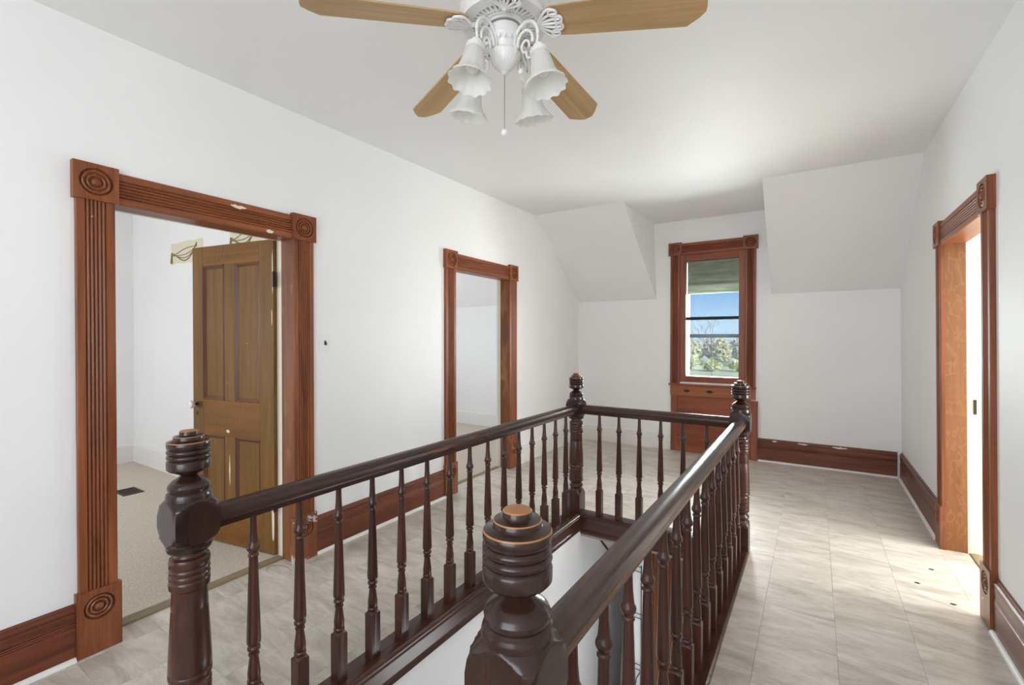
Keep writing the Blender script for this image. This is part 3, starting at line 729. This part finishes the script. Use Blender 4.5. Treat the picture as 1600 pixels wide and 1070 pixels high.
# fascia boards lining the opening
fs = empty('trim_5'); struct(fs, 'dark wood fascia boards lining the stair opening', 'trim')
FP = [(0, 0.0), (0.012, 0.0), (0.018, -0.006), (0.012, -0.014), (0.010, -0.078), (0.018, -0.084), (0.022, -0.094), (0.018, -0.106), (0.008, -0.112), (0, -0.112)]
MB().extrude(FP, lambda d, z, y: (WX0 + d, y, z), WY1 + 0.02, 0.60).build('fascia', 'rail_wood_Y', fs, smooth=30)
MB().extrude(FP, lambda d, z, y: (WX1 - d, y, z), 0.60, WY1 + 0.02).build('fascia', 'rail_wood_Y', fs, smooth=30)
MB().extrude([(d, z * 1.25) for d, z in FP], lambda d, z, x: (x, WY1 - d, z), WX0 + 0.01, WX1 - 0.01).build('fascia', 'rail_wood_X', fs, smooth=30)
# stairs
stp = empty('staircase', Matrix.Translation((0, 0, 0))); struct(stp, 'wooden stairs going down under the railing', 'stairs')
for i in range(12):
    y, z = 0.66 + 0.225 * i, -0.20 * (i + 1)
    MB().bbox((WX0 + 0.02, y, z - 0.03), (WX1 - 0.02, y + 0.25, z), 0.006).build('tread', 'rail_wood_X', stp, smooth=None)
    MB().box((WX0 + 0.02, y, z - 0.001), (WX1 - 0.02, y + 0.02, z + 0.17 if i else -0.01)).build('riser', 'white_trim', stp, smooth=None)
# wood cased doorway and wire rack down there
dc = empty('trim_6'); struct(dc, 'orange brown door casing at the foot of the stairwell', 'door frame')
for xa, xb in ((-1.062, -1.018), (-0.945, -0.865), (-0.78, -0.70)):
    MB().extrude(flutes(xb - xa, 0.02, 3), lambda u, d, z, xa=xa: (xa + u, 3.62 - d, z), -2.9, -0.17).build('side_casing', 'trim_wood_Z', dc, smooth=25)
MB().box((-1.018, 3.612, -2.9), (-0.945, 3.62, -0.17)).build('door_board', 'jamb_dark', dc, smooth=None)
MB().box((-0.865, 3.612, -2.9), (-0.78, 3.62, -0.17)).build('door_board', 'jamb_dark', dc, smooth=None)
rk = empty('wire_rack', Matrix.Translation((-1.17, 3.60, -1.35)))
tag(rk, 'black wire rack hanging on the stairwell wall', 'wire rack')
for x in (-0.045, 0.045): MB().tube([(x, 0, -0.25), (x, 0, 0.98)], 0.004, 6).build('upright', 'black_wire', rk)
for z in (0.97, 0.93, 0.60, 0.565, 0.20, 0.16, -0.2, -0.24):
    MB().tube([(-0.05, 0, z), (0.05, 0, z - 0.005)], 0.003, 6).build('rung', 'black_wire', rk)
MB().tube([(0.045, 0, 0.16), (0.01, -0.005, 0.09), (-0.005, -0.005, -0.02), (0.0, 0, -0.2)], 0.004, 6).build('hook', 'black_wire', rk)

# ------------------------------------------------------------------ balustrade
XA, XB, YA, YB = -1.605, -0.410, 0.667, 3.437
bal = empty('stair_balustrade', Matrix.Translation(((XA + XB) / 2, (YA + YB) / 2, 0)))
tag(bal, 'dark turned wood balustrade around the open stairwell', 'stair railing')
OFF = Vector(((XA + XB) / 2, (YA + YB) / 2, 0))
def rel(p): return tuple(Vector(p) - OFF)
h = 0.062                      # half side of the newel block
cap_rows = [(0.020, 0.984), (0.030, 0.990), (0.052, 1.000), (0.0575, 1.006), (0.058, 1.026), (0.0565, 1.030), (0.0525, 1.033), (0.0565, 1.037), (0.058, 1.041), (0.0565, 1.046), (0.0525, 1.049),
            (0.0565, 1.053), (0.058, 1.057), (0.0565, 1.062), (0.0525, 1.065), (0.0565, 1.069), (0.0575, 1.074), (0.0575, 1.0855), (0.0560, 1.0880, 0, 1),
            (0.0435, 1.0905), (0.0405, 1.0925), (0.0405, 1.1015), (0.0390, 1.1035, 0, 1), (0.0270, 1.1050), (0.0245, 1.1065), (0.0245, 1.1165), (0.0225, 1.1190, 0, 1), (0.012, 1.1205, 0, 1), (0.001, 1.121, 0, 1)]
def rows_between(keys, n):
    out = []
    for (r0, z0), (r1, z1) in zip(keys[:-1], keys[1:]):
        for i in range(n): out.append((r0 + (r1 - r0) * i / n, z0 + (z1 - z0) * i / n, 1))
    out.append(keys[-1] + (1,)); return out
blk_keys = [(0.040, 0.752), (0.056, 0.758), (0.060, 0.766), (0.060, 0.778), (0.066, 0.786), (0.078, 0.796), (0.084, 0.808), (0.0875, 0.826), (0.0880, 0.845), (0.0875, 0.862), (0.084, 0.882), (0.078, 0.896), (0.067, 0.908), (0.061, 0.914),
            (0.060, 0.924), (0.058, 0.932), (0.0525, 0.937), (0.0550, 0.944), (0.0560, 0.951), (0.0520, 0.960), (0.0440, 0.968), (0.0300, 0.977), (0.0220, 0.984), (0.020, 0.986)]
blk_rows = rows_between(blk_keys, 3)
shaft_rows = [(0.054, 0.368), (0.0575, 0.372), (0.0580, 0.386), (0.0560, 0.389), (0.0575, 0.392), (0.0565, 0.43), (0.0530, 0.50), (0.0490, 0.575), (0.0475, 0.580), (0.0487, 0.584), (0.0475, 0.62), (0.0470, 0.640), (0.0535, 0.646), (0.0545, 0.662),
              (0.0535, 0.668), (0.0510, 0.671), (0.0535, 0.674), (0.0545, 0.680), (0.0535, 0.686), (0.0510, 0.689), (0.0535, 0.692), (0.0545, 0.698), (0.0535, 0.704), (0.0510, 0.707), (0.0535, 0.710), (0.0545, 0.728), (0.052, 0.736),
              (0.042, 0.741), (0.040, 0.748), (0.040, 0.756)]
foot_rows = [(0.20, 0.0, 1), (0.20, 0.165, 1), (0.0735, 0.168, 1), (0.068, 0.180, 1), (0.060, 0.192, 1), (0.054, 0.198, 1), (0.047, 0.206, 1), (0.050, 0.214, 1), (0.0545, 0.220, 1), (0.0545, 0.230, 1), (0.049, 0.238, 1), (0.044, 0.246, 1), (0.047, 0.254, 1)]
z = 0.258
while z < 0.350:
    foot_rows += [(0.0560, z + 0.003, 1), (0.0570, z + 0.008, 1), (0.0560, z + 0.013, 1), (0.0530, z + 0.0155, 1)]; z += 0.0165
foot_rows += [(0.050, 0.362, 1), (0.050, 0.370, 1)]
me_cap = MB().lathe(cap_rows, 40).mesh('newel_cap', ['newel_wood_Z', 'worn_edge'], 40)
me_blk = MB().lathe(blk_rows, 48, rect=(-h, h, -h, h)).mesh('newel_block', 'newel_wood_Z', 32)
me_shaft = MB().lathe(shaft_rows, 32).mesh('newel_post', 'rail_wood_Z', 40)
hf = 0.054
me_foot = MB().lathe(foot_rows, 40, rect=(-hf, hf, -hf, hf)).mesh('newel_foot', 'rail_wood_Z', 36)
for x, y in ((XA, YA), (XB, 0.652), (XA, YB), (XB, YB - 0.014)):
    p = obj('newel_post', me_shaft, bal, rel((x, y, 0)))
    obj('newel_cap', me_cap, p); obj('newel_block', me_blk, p); obj('newel_foot', me_foot, p)
# balusters
bh = 0.0225
bal_rows = [(0.2, 0.018, 1), (0.2, 0.212, 1), (0.0275, 0.215, 1), (0.022, 0.219, 1), (0.0185, 0.222, 1), (0.0215, 0.227, 1), (0.0215, 0.234, 1), (0.0185, 0.238, 1), (0.0200, 0.242, 1), (0.0205, 0.262, 1), (0.0170, 0.290, 1), (0.0140, 0.314, 1), (0.0135, 0.318, 1),
            (0.0175, 0.321, 1), (0.0175, 0.325, 1), (0.0135, 0.328, 1), (0.0145, 0.334, 1), (0.0195, 0.338, 1), (0.0212, 0.344, 1), (0.0195, 0.350, 1), (0.0140, 0.355, 1), (0.0150, 0.358, 1), (0.0215, 0.361, 1), (0.0225, 0.366, 1), (0.0225, 0.374, 1),
            (0.0205, 0.440, 1), (0.0170, 0.550, 1), (0.0140, 0.650, 1), (0.0140, 0.656, 1), (0.0170, 0.659, 1), (0.0170, 0.664, 1), (0.0140, 0.668, 1), (0.0150, 0.674, 1), (0.0195, 0.680, 1), (0.0212, 0.687, 1), (0.0200, 0.694, 1), (0.0160, 0.702, 1), (0.0145, 0.712, 1), (0.0120, 0.74, 1), (0.0100, 0.812, 1)]
me_bal = MB().lathe(bal_rows, 16, rect=(-bh, bh, -bh, bh)).mesh('baluster', 'rail_wood_Z', 40)
for k_ in range(15):
    y = 0.861 + 0.1707 * k_
    for x in (XA, XB): obj('baluster', me_bal, bal, rel((x, y, 0)))
for k_ in range(6): obj('baluster', me_bal, bal, rel((-1.406 + 0.157 * k_, YB, 0)))
# handrails
HP = [(-0.022, 0.800), (0.022, 0.800), (0.027, 0.806), (0.030, 0.814), (0.037, 0.822), (0.0395, 0.832), (0.039, 0.844), (0.035, 0.855), (0.027, 0.864), (0.014, 0.870), (0, 0.872),
      (-0.014, 0.870), (-0.027, 0.864), (-0.035, 0.855), (-0.039, 0.844), (-0.0395, 0.832), (-0.037, 0.822), (-0.030, 0.814), (-0.027, 0.806)]
def handrail(p, q, worn=False):
    L = (Vector(q) - Vector(p)).length; ang = math.atan2(q[1] - p[1], q[0] - p[0])
    hm = MB().extrude(HP, lambda u, z, x: (x, u, z), 0, L)
    if worn:
        for q_ in (14, 15, 16): hm.mi[q_] = 1
    hm.build('handrail', ['handrail_wood', 'handrail_worn'], bal, loc=rel((p[0], p[1], 0)), rot=(0, 0, ang), smooth=40)
handrail((XA, YA + 0.055, 0), (XA, YB - 0.055, 0)); handrail((XB, YA + 0.040, 0), (XB, YB - 0.065, 0), True); handrail((XA + 0.055, YB, 0), (XB - 0.055, YB, 0))
# boards the balusters stand on
SP = [(-0.060, 0), (0.066, 0), (0.066, 0.006), (0.060, 0.011), (0.055, 0.011), (0.050, 0.018), (0.044, 0.020), (-0.050, 0.020), (-0.058, 0.014)]
def shoe(p, q, flip):
    L = (Vector(q) - Vector(p)).length; ang = math.atan2(q[1] - p[1], q[0] - p[0])
    pts = [(-a, b) for a, b in SP[::-1]] if flip else SP
    MB().extrude(pts, lambda u, z, x: (x, u, z), 0, L).build('base_rail', 'rail_wood_X', bal, loc=rel((p[0], p[1], 0.0005)), rot=(0, 0, ang), smooth=30)
shoe((XA, YA - 0.06, 0), (XA, YB - 0.054, 0), True); shoe((XB, YA - 0.06, 0), (XB, YB - 0.054, 0), False); shoe((XA + 0.054, YB, 0), (XB - 0.054, YB, 0), True)

# ------------------------------------------------------------------ ceiling fan with four lights
FX, FY = -0.924, 1.384
ZF = zc(FY)
fan = empty('ceiling_fan', Matrix.Translation((FX, FY, ZF)) @ Matrix.Rotation(-0.989, 4, 'Z'))
tag(fan, 'white ceiling fan with oak blades and four frosted tulip lamp shades', 'ceiling fan')
def fz(z): return z - ZF
def flathe(name, rows, seg=40, mat='enamel', parent=fan, **kw):
    return MB().lathe([(r, fz(z)) for r, z in rows], seg).build(name, mat, parent, **kw)
flathe('canopy', [(0.020, 2.715), (0.045, 2.722), (0.062, 2.745), (0.070, 2.775), (0.070, ZF - 0.001)])
flathe('downrod', [(0.013, 2.64), (0.013, 2.72)], 20)
motor = flathe('motor_housing', [(0.118, 2.512), (0.142, 2.516), (0.152, 2.528), (0.156, 2.550), (0.150, 2.575), (0.138, 2.592), (0.140, 2.605), (0.125, 2.628), (0.080, 2.645), (0.030, 2.652), (0.012, 2.655)], 48)
flathe('vent_backing', [(0.062, 2.5110), (0.116, 2.5112)], 48, 'enamel_shadow', motor) if False else None
m2 = MB()
def ring(mb, r0, r1, z0, z1, seg=48):
    o = len(mb.v)
    for r, z in ((r0, z0), (r1, z0), (r1, z1), (r0, z1)):
        mb.v += [(r * math.cos(2 * PI * i / seg), r * math.sin(2 * PI * i / seg), fz(z)) for i in range(seg)]
    for j in range(4):
        for i in range(seg):
            i2 = (i + 1) % seg; j2 = (j + 1) % 4
            mb.f.append([o + j * seg + i, o + j2 * seg + i, o + j2 * seg + i2, o + j * seg + i2]); mb.mi.append(0)
ring(m2, 0.112, 0.150, 2.496, 2.515); ring(m2, 0.062, 0.076, 2.494, 2.512); ring(m2, 0.084, 0.089, 2.496, 2.506)
m2.build('bottom_rim', 'enamel', motor)
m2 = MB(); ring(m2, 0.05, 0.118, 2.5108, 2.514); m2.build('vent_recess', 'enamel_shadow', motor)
rib = MB().box((0.070, -0.0045, fz(2.497)), (0.117, 0.0045, fz(2.506))).mesh('vent_rib', 'enamel', None)
for i in range(40): obj('vent_rib', rib, motor, rot=(0, 0, 2 * PI * i / 40))
flathe('rotor_hub', [(0.062, 2.490), (0.066, 2.494), (0.066, 2.506), (0.060, 2.508)], 40)
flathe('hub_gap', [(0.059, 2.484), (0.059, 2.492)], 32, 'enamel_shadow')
neck = flathe('switch_housing', [(0.032, 2.400), (0.034, 2.404), (0.037, 2.415), (0.041, 2.430), (0.046, 2.438), (0.0550, 2.446), (0.0565, 2.452), (0.0565, 2.484), (0.054, 2.486)], 40)
# leaf band round the switch housing
for i in range(16):
    a = 2 * PI * i / 16
    MB().lathe([(0.001, -0.012), (0.006, -0.004), (0.0065, 0.004), (0.003, 0.012)], 8, lambda x, y, z: (x * 0.6, y, z)).build('leaf_bead', 'enamel', neck, loc=(0.0515 * math.cos(a), 0.0515 * math.sin(a), fz(2.440)), rot=(0, 0, a))
# fluted bowl and finial
rows = [(0.005, 2.325), (0.009, 2.329), (0.010, 2.334), (0.013, 2.339), (0.024, 2.347), (0.036, 2.358), (0.045, 2.372), (0.0495, 2.386), (0.0515, 2.396), (0.0525, 2.400), (0.050, 2.404), (0.033, 2.405)]
m2 = MB(); seg = 72; o = 0
for r, z in rows:
    for i in range(seg):
        a = 2 * PI * i / seg; q = r * (1 + (0.05 if (i % 3 == 0 and 0.015 < r < 0.049) else 0)); m2.v.append((q * math.cos(a), q * math.sin(a), fz(z)))
for j in range(len(rows) - 1):
    for i in range(seg):
        i2 = (i + 1) % seg; m2.f.append([j * seg + i, j * seg + i2, (j + 1) * seg + i2, (j + 1) * seg + i]); m2.mi.append(0)
m2.f.append(list(range(seg))[::-1]); m2.mi.append(0)
m2.build('fluted_bowl', 'enamel', fan, smooth=50)
# pull chains
m2 = MB().tube([(0, 0, fz(2.330)), (0, 0, fz(2.130))], 0.0016, 6); m2.build('pull_chain', 'chain_metal', fan)
flathe('chain_knob', [(0.004, 2.138), (0.010, 2.134), (0.0135, 2.126), (0.012, 2.118), (0.006, 2.112), (0.001, 2.110)][::-1], 20)
ca = 0.989 + 0.573 - 0.35
pc = (0.053 * math.cos(ca), 0.053 * math.sin(ca))
MB().tube([(pc[0] * 0.9, pc[1] * 0.9, fz(2.452)), (pc[0] * 1.12, pc[1] * 1.12, fz(2.446)), (pc[0] * 1.15, pc[1] * 1.15, fz(2.43)), (pc[0] * 1.15, pc[1] * 1.15, fz(2.335))], 0.0014, 6).build('pull_chain', 'chain_metal', fan)
MB().lathe([(0.001, -0.011), (0.007, -0.008), (0.0105, 0), (0.007, 0.008), (0.001, 0.011)], 16).build('chain_knob', 'enamel', fan, loc=(pc[0] * 1.15, pc[1] * 1.15, fz(2.327)))
MB().lathe([(0.002, -0.006), (0.006, -0.004), (0.006, 0.004), (0.002, 0.006)], 12).build('chain_fitting', 'brass', fan, loc=(pc[0] * 1.1, pc[1] * 1.1, fz(2.450)))
# blades and scrolled irons
L0, L1, bw = 0.140, 0.665, 0.066
outline = [(L0, -bw * 0.60), (L0 + 0.03, -bw * 0.86), (L0 + 0.10, -bw * 0.93), (L1 - 0.055, -bw * 1.08), (L1 - 0.018, -bw * 0.62), (L1, -bw * 0.30), (L1 + 0.002, 0), (L1, bw * 0.30), (L1 - 0.018, bw * 0.62), (L1 - 0.055, bw * 1.08), (L0 + 0.10, bw * 0.93), (L0 + 0.03, bw * 0.86), (L0, bw * 0.60)]
ZB = 2.436
pitch = math.radians(-12)
m2 = MB(); N = len(outline)
def bl_pt(x, y, z): return (x, y * math.cos(pitch) - z * math.sin(pitch), y * math.sin(pitch) + z * math.cos(pitch))
m2.add([bl_pt(x, y, 0) for x, y in outline] + [bl_pt(x, y, 0.0055) for x, y in outline], [tuple(range(N))[::-1], tuple(range(N, 2 * N))] + [(i, (i + 1) % N, N + (i + 1) % N, N + i) for i in range(N)])
me_blade = m2.mesh('blade', 'blade_oak', None)
m2 = MB()
m2.tube([(0.052, 0, 0.042), (0.075, 0, 0.022), (0.100, 0, -0.004), (0.125, 0, -0.008)], [0.012, 0.011, 0.010, 0.008], 10)
for s in (-1, 1):
    for spread, length, rr in ((0.016, 0.080, 0.0048), (0.036, 0.074, 0.0050), (0.054, 0.060, 0.0052)):
        m2.tube([bl_pt(0.122 + length * t, s * spread * math.sin(PI * min(1, t * 0.62)), -0.007) for t in [i / 8 for i in range(9)]], rr, 7)
    m2.tube([bl_pt(0.196 + 0.012 * math.cos(t), s * (0.014 + 0.013 * math.sin(t)), -0.007) for t in [2 * PI * i / 12 for i in range(12)]], 0.0048, 7, closed=True)
    m2.tube([bl_pt(0.180 + 0.014 * math.cos(t), s * (0.040 + 0.012 * math.sin(t)), -0.007) for t in [2 * PI * i / 12 for i in range(12)]], 0.0046, 7, closed=True)
m2.tube([bl_pt(0.118, 0, -0.007), bl_pt(0.205, 0, -0.007)], 0.0052, 7)
me_iron = m2.mesh('blade_iron', 'enamel', 50)
for i in range(5):
    a = 2 * PI * i / 5
    b_ = obj('blade', me_blade, fan, (0, 0, fz(ZB + 0.062)), (0, math.radians(5.9), a))
    obj('blade_iron', me_iron, b_)
# light kit: arms, fitters, tulip shades, bulbs
prof = [(0.026, 0.0), (0.031, -0.012), (0.036, -0.035), (0.040, -0.060), (0.045, -0.082), (0.054, -0.100), (0.064, -0.112), (0.070, -0.120), (0.071, -0.126)]
m2 = MB(); seg = 72
rows = prof + [(r - 0.0028, z + 0.001) for r, z in prof[::-1]]
for j, (r, z) in enumerate(rows):
    jj = j if j < len(prof) else len(rows) - 1 - j
    amp = 0.036 * max(0, (jj - 4) / 4.0) + 0.008 * (jj > 1)
    for i in range(seg):
        a = 2 * PI * i / seg; q = r * (1 + amp * math.cos(12 * a)); m2.v.append((q * math.cos(a), q * math.sin(a), z - (0.0022 * math.cos(12 * a) if jj >= 8 else 0)))
for j in range(len(rows) - 1):
    for i in range(seg):
        i2 = (i + 1) % seg; m2.f.append([j * seg + i, (j + 1) * seg + i, (j + 1) * seg + i2, j * seg + i2]); m2.mi.append(0)
me_shade = m2.mesh('lamp_shade', 'frosted_glass', 60)
me_fit = MB().lathe([(0.010, 0.030), (0.016, 0.026), (0.020, 0.010), (0.031, 0.006), (0.033, -0.010), (0.030, -0.011)][::-1], 28).mesh('fitter', 'enamel')
me_bulb = MB().lathe([(0.010, -0.005), (0.012, -0.030), (0.020, -0.050), (0.0235, -0.066), (0.020, -0.082), (0.010, -0.091), (0.001, -0.093)][::-1], 20).mesh('bulb', 'porcelain')
m2 = MB()
arc = lambda cx, cz, rx, rz, t0, t1, n=14: [(cx + rx * math.cos(t0 + (t1 - t0) * i / n), 0, cz + rz * math.sin(t0 + (t1 - t0) * i / n)) for i in range(n + 1)]
m2.tube(arc(0.094, 2.412 - ZF, 0.050, 0.062, PI, 0), 0.0058, 8)
m2.tube(arc(0.090, 2.406 - ZF, 0.032, 0.040, PI * 1.05, -0.25), 0.0050, 8)
m2.tube([(0.046, 0, fz(2.412)), (0.050, 0, fz(2.392)), (0.046, 0, fz(2.385))], 0.0055, 8)
m2.tube(arc(0.092, 2.392 - ZF, 0.016, 0.020, -0.4, 2 * PI - 1.2, 16), 0.0042, 8)
m2.tube([(0.144, 0, fz(2.412)), (0.140, 0, fz(2.380)), (0.118, 0, fz(2.345)), (0.098, 0, fz(2.352)), (0.096, 0, fz(2.372))], 0.0046, 8)
me_arm = m2.mesh('lamp_arm', 'enamel', 60)
for i in range(4):
    a = 2 * PI * i / 4 + PI / 4 + 0.10
    arm = obj('lamp_arm', me_arm, fan, rot=(0, 0, a))
    tilt = -math.radians(12)
    lc = (0.150, 0, fz(2.352))
    for nm, me in (('fitter', me_fit), ('lamp_shade', me_shade), ('bulb', me_bulb)): obj(nm, me, arm, lc, (0, tilt, 0))

# ------------------------------------------------------------------ outside the window
ZG = -3.3
gr = MB().box((-160, 9, ZG - 0.2), (120, 260, ZG)).build('ground', 'grass_ground', smooth=None)
struct(gr, 'pale grassy field beyond the window', 'ground')
m_ = MB(); xs = [-150 + 4 * i for i in range(66)]
hz = [1.3 + 0.5 * math.sin(x * 0.07) + 0.35 * math.sin(x * 0.31 + 1) + random.uniform(-0.15, 0.15) for x in xs]
for i in range(len(xs) - 1):
    m_.add([(xs[i], 112, ZG), (xs[i + 1], 112, ZG), (xs[i + 1], 135, hz[i + 1]), (xs[i], 135, hz[i]), (xs[i + 1], 170, ZG), (xs[i], 170, ZG)], [(0, 1, 2, 3), (3, 2, 4, 5)])
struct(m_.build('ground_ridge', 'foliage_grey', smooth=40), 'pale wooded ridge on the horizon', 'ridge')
def tree(name, x, y, H, W, mat, label, leaves, group):
    t = empty(name, Matrix.Translation((x, y, ZG))); tag(t, label, 'tree', group)
    tb_ = MB().tube([(0, 0, 0), (random.uniform(-.2, .2), 0, H * 0.35), (random.uniform(-.4, .4), 0, H * 0.7)], [0.22, 0.16, 0.06], 7)
    for k in range(9):
        a = random.uniform(0, 2 * PI); z0 = H * random.uniform(0.25, 0.6); r = W * random.uniform(0.5, 0.95)
        tb_.tube([(0, 0, z0), (r * 0.5 * math.cos(a), r * 0.5 * math.sin(a), z0 + H * 0.16), (r * math.cos(a), r * math.sin(a), z0 + H * random.uniform(0.2, 0.36))], [0.09, 0.06, 0.02], 5)
    tb_.build('trunk', 'bark', t)
    m_ = MB()
    for k in range(leaves):
        while True:
            p = Vector((random.uniform(-1, 1), random.uniform(-1, 1), random.uniform(-1, 1)))
            if 0.25 < p.length < 1: break
        c = Vector((p.x * W * (1 - 0.25 * p.z), p.y * W, H * 0.58 + p.z * H * 0.42)); s = random.uniform(0.20, 0.50)
        u = Vector((random.gauss(0, 1), random.gauss(0, 1), random.gauss(0, 1))).normalized(); w_ = u.orthogonal().normalized()
        m_.add([c + u * s, c + w_ * s * 0.6, c - u * s, c - w_ * s * 0.6], [(0, 1, 2, 3)])
    m_.build('crown', mat, t, smooth=None)
lab = {'foliage_grey': 'hazy grey brown tree with thin spring foliage across the field', 'foliage_olive': 'olive leaved tree in the front row across the field', 'foliage_green': 'low yellow green bush at the edge of the field'}
for k in range(7):
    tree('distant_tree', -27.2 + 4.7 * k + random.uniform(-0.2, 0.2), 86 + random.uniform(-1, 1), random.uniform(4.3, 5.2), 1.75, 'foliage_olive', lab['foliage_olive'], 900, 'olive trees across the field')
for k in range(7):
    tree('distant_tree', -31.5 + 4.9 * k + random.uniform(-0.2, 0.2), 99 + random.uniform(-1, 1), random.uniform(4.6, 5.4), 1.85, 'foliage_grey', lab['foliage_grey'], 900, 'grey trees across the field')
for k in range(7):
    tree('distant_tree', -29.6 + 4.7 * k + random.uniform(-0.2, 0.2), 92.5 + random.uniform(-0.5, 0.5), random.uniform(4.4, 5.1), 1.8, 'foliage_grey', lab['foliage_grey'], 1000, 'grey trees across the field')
for k in range(7):
    tree('field_bush', -23 + 3.6 * k + random.uniform(-0.3, 0.3), 72 + random.uniform(-3, 3), random.uniform(1.5, 2.5), 1.25, 'foliage_green', lab['foliage_green'], 300, 'bushes at the edge of the field')
# a bare tree rising above the others
bt = empty('bare_tree', Matrix.Translation((-10.3, 60, ZG))); tag(bt, 'tall leafless tree rising over the distant tree line', 'tree')
m_ = MB()
def grow(p, d, L, r, n):
    q = p + d * L; m_.tube([p, (p + q) / 2 + Vector((random.uniform(-.05, .05), random.uniform(-.05, .05), 0)) * L, q], [r, r * 0.85, r * 0.65], 5)
    if n == 0: return
    for k in range(3):
        dd = (d + Vector((random.uniform(-.8, .8), random.uniform(-.8, .8), random.uniform(-.1, .5)))).normalized()
        grow(q, dd, L * random.uniform(0.55, 0.75), r * 0.6, n - 1)
grow(Vector((0, 0, 0)), Vector((0, 0, 1)), 2.6, 0.10, 4)
m_.build('branches', 'bark', bt)
bpy.context.view_layer.update()
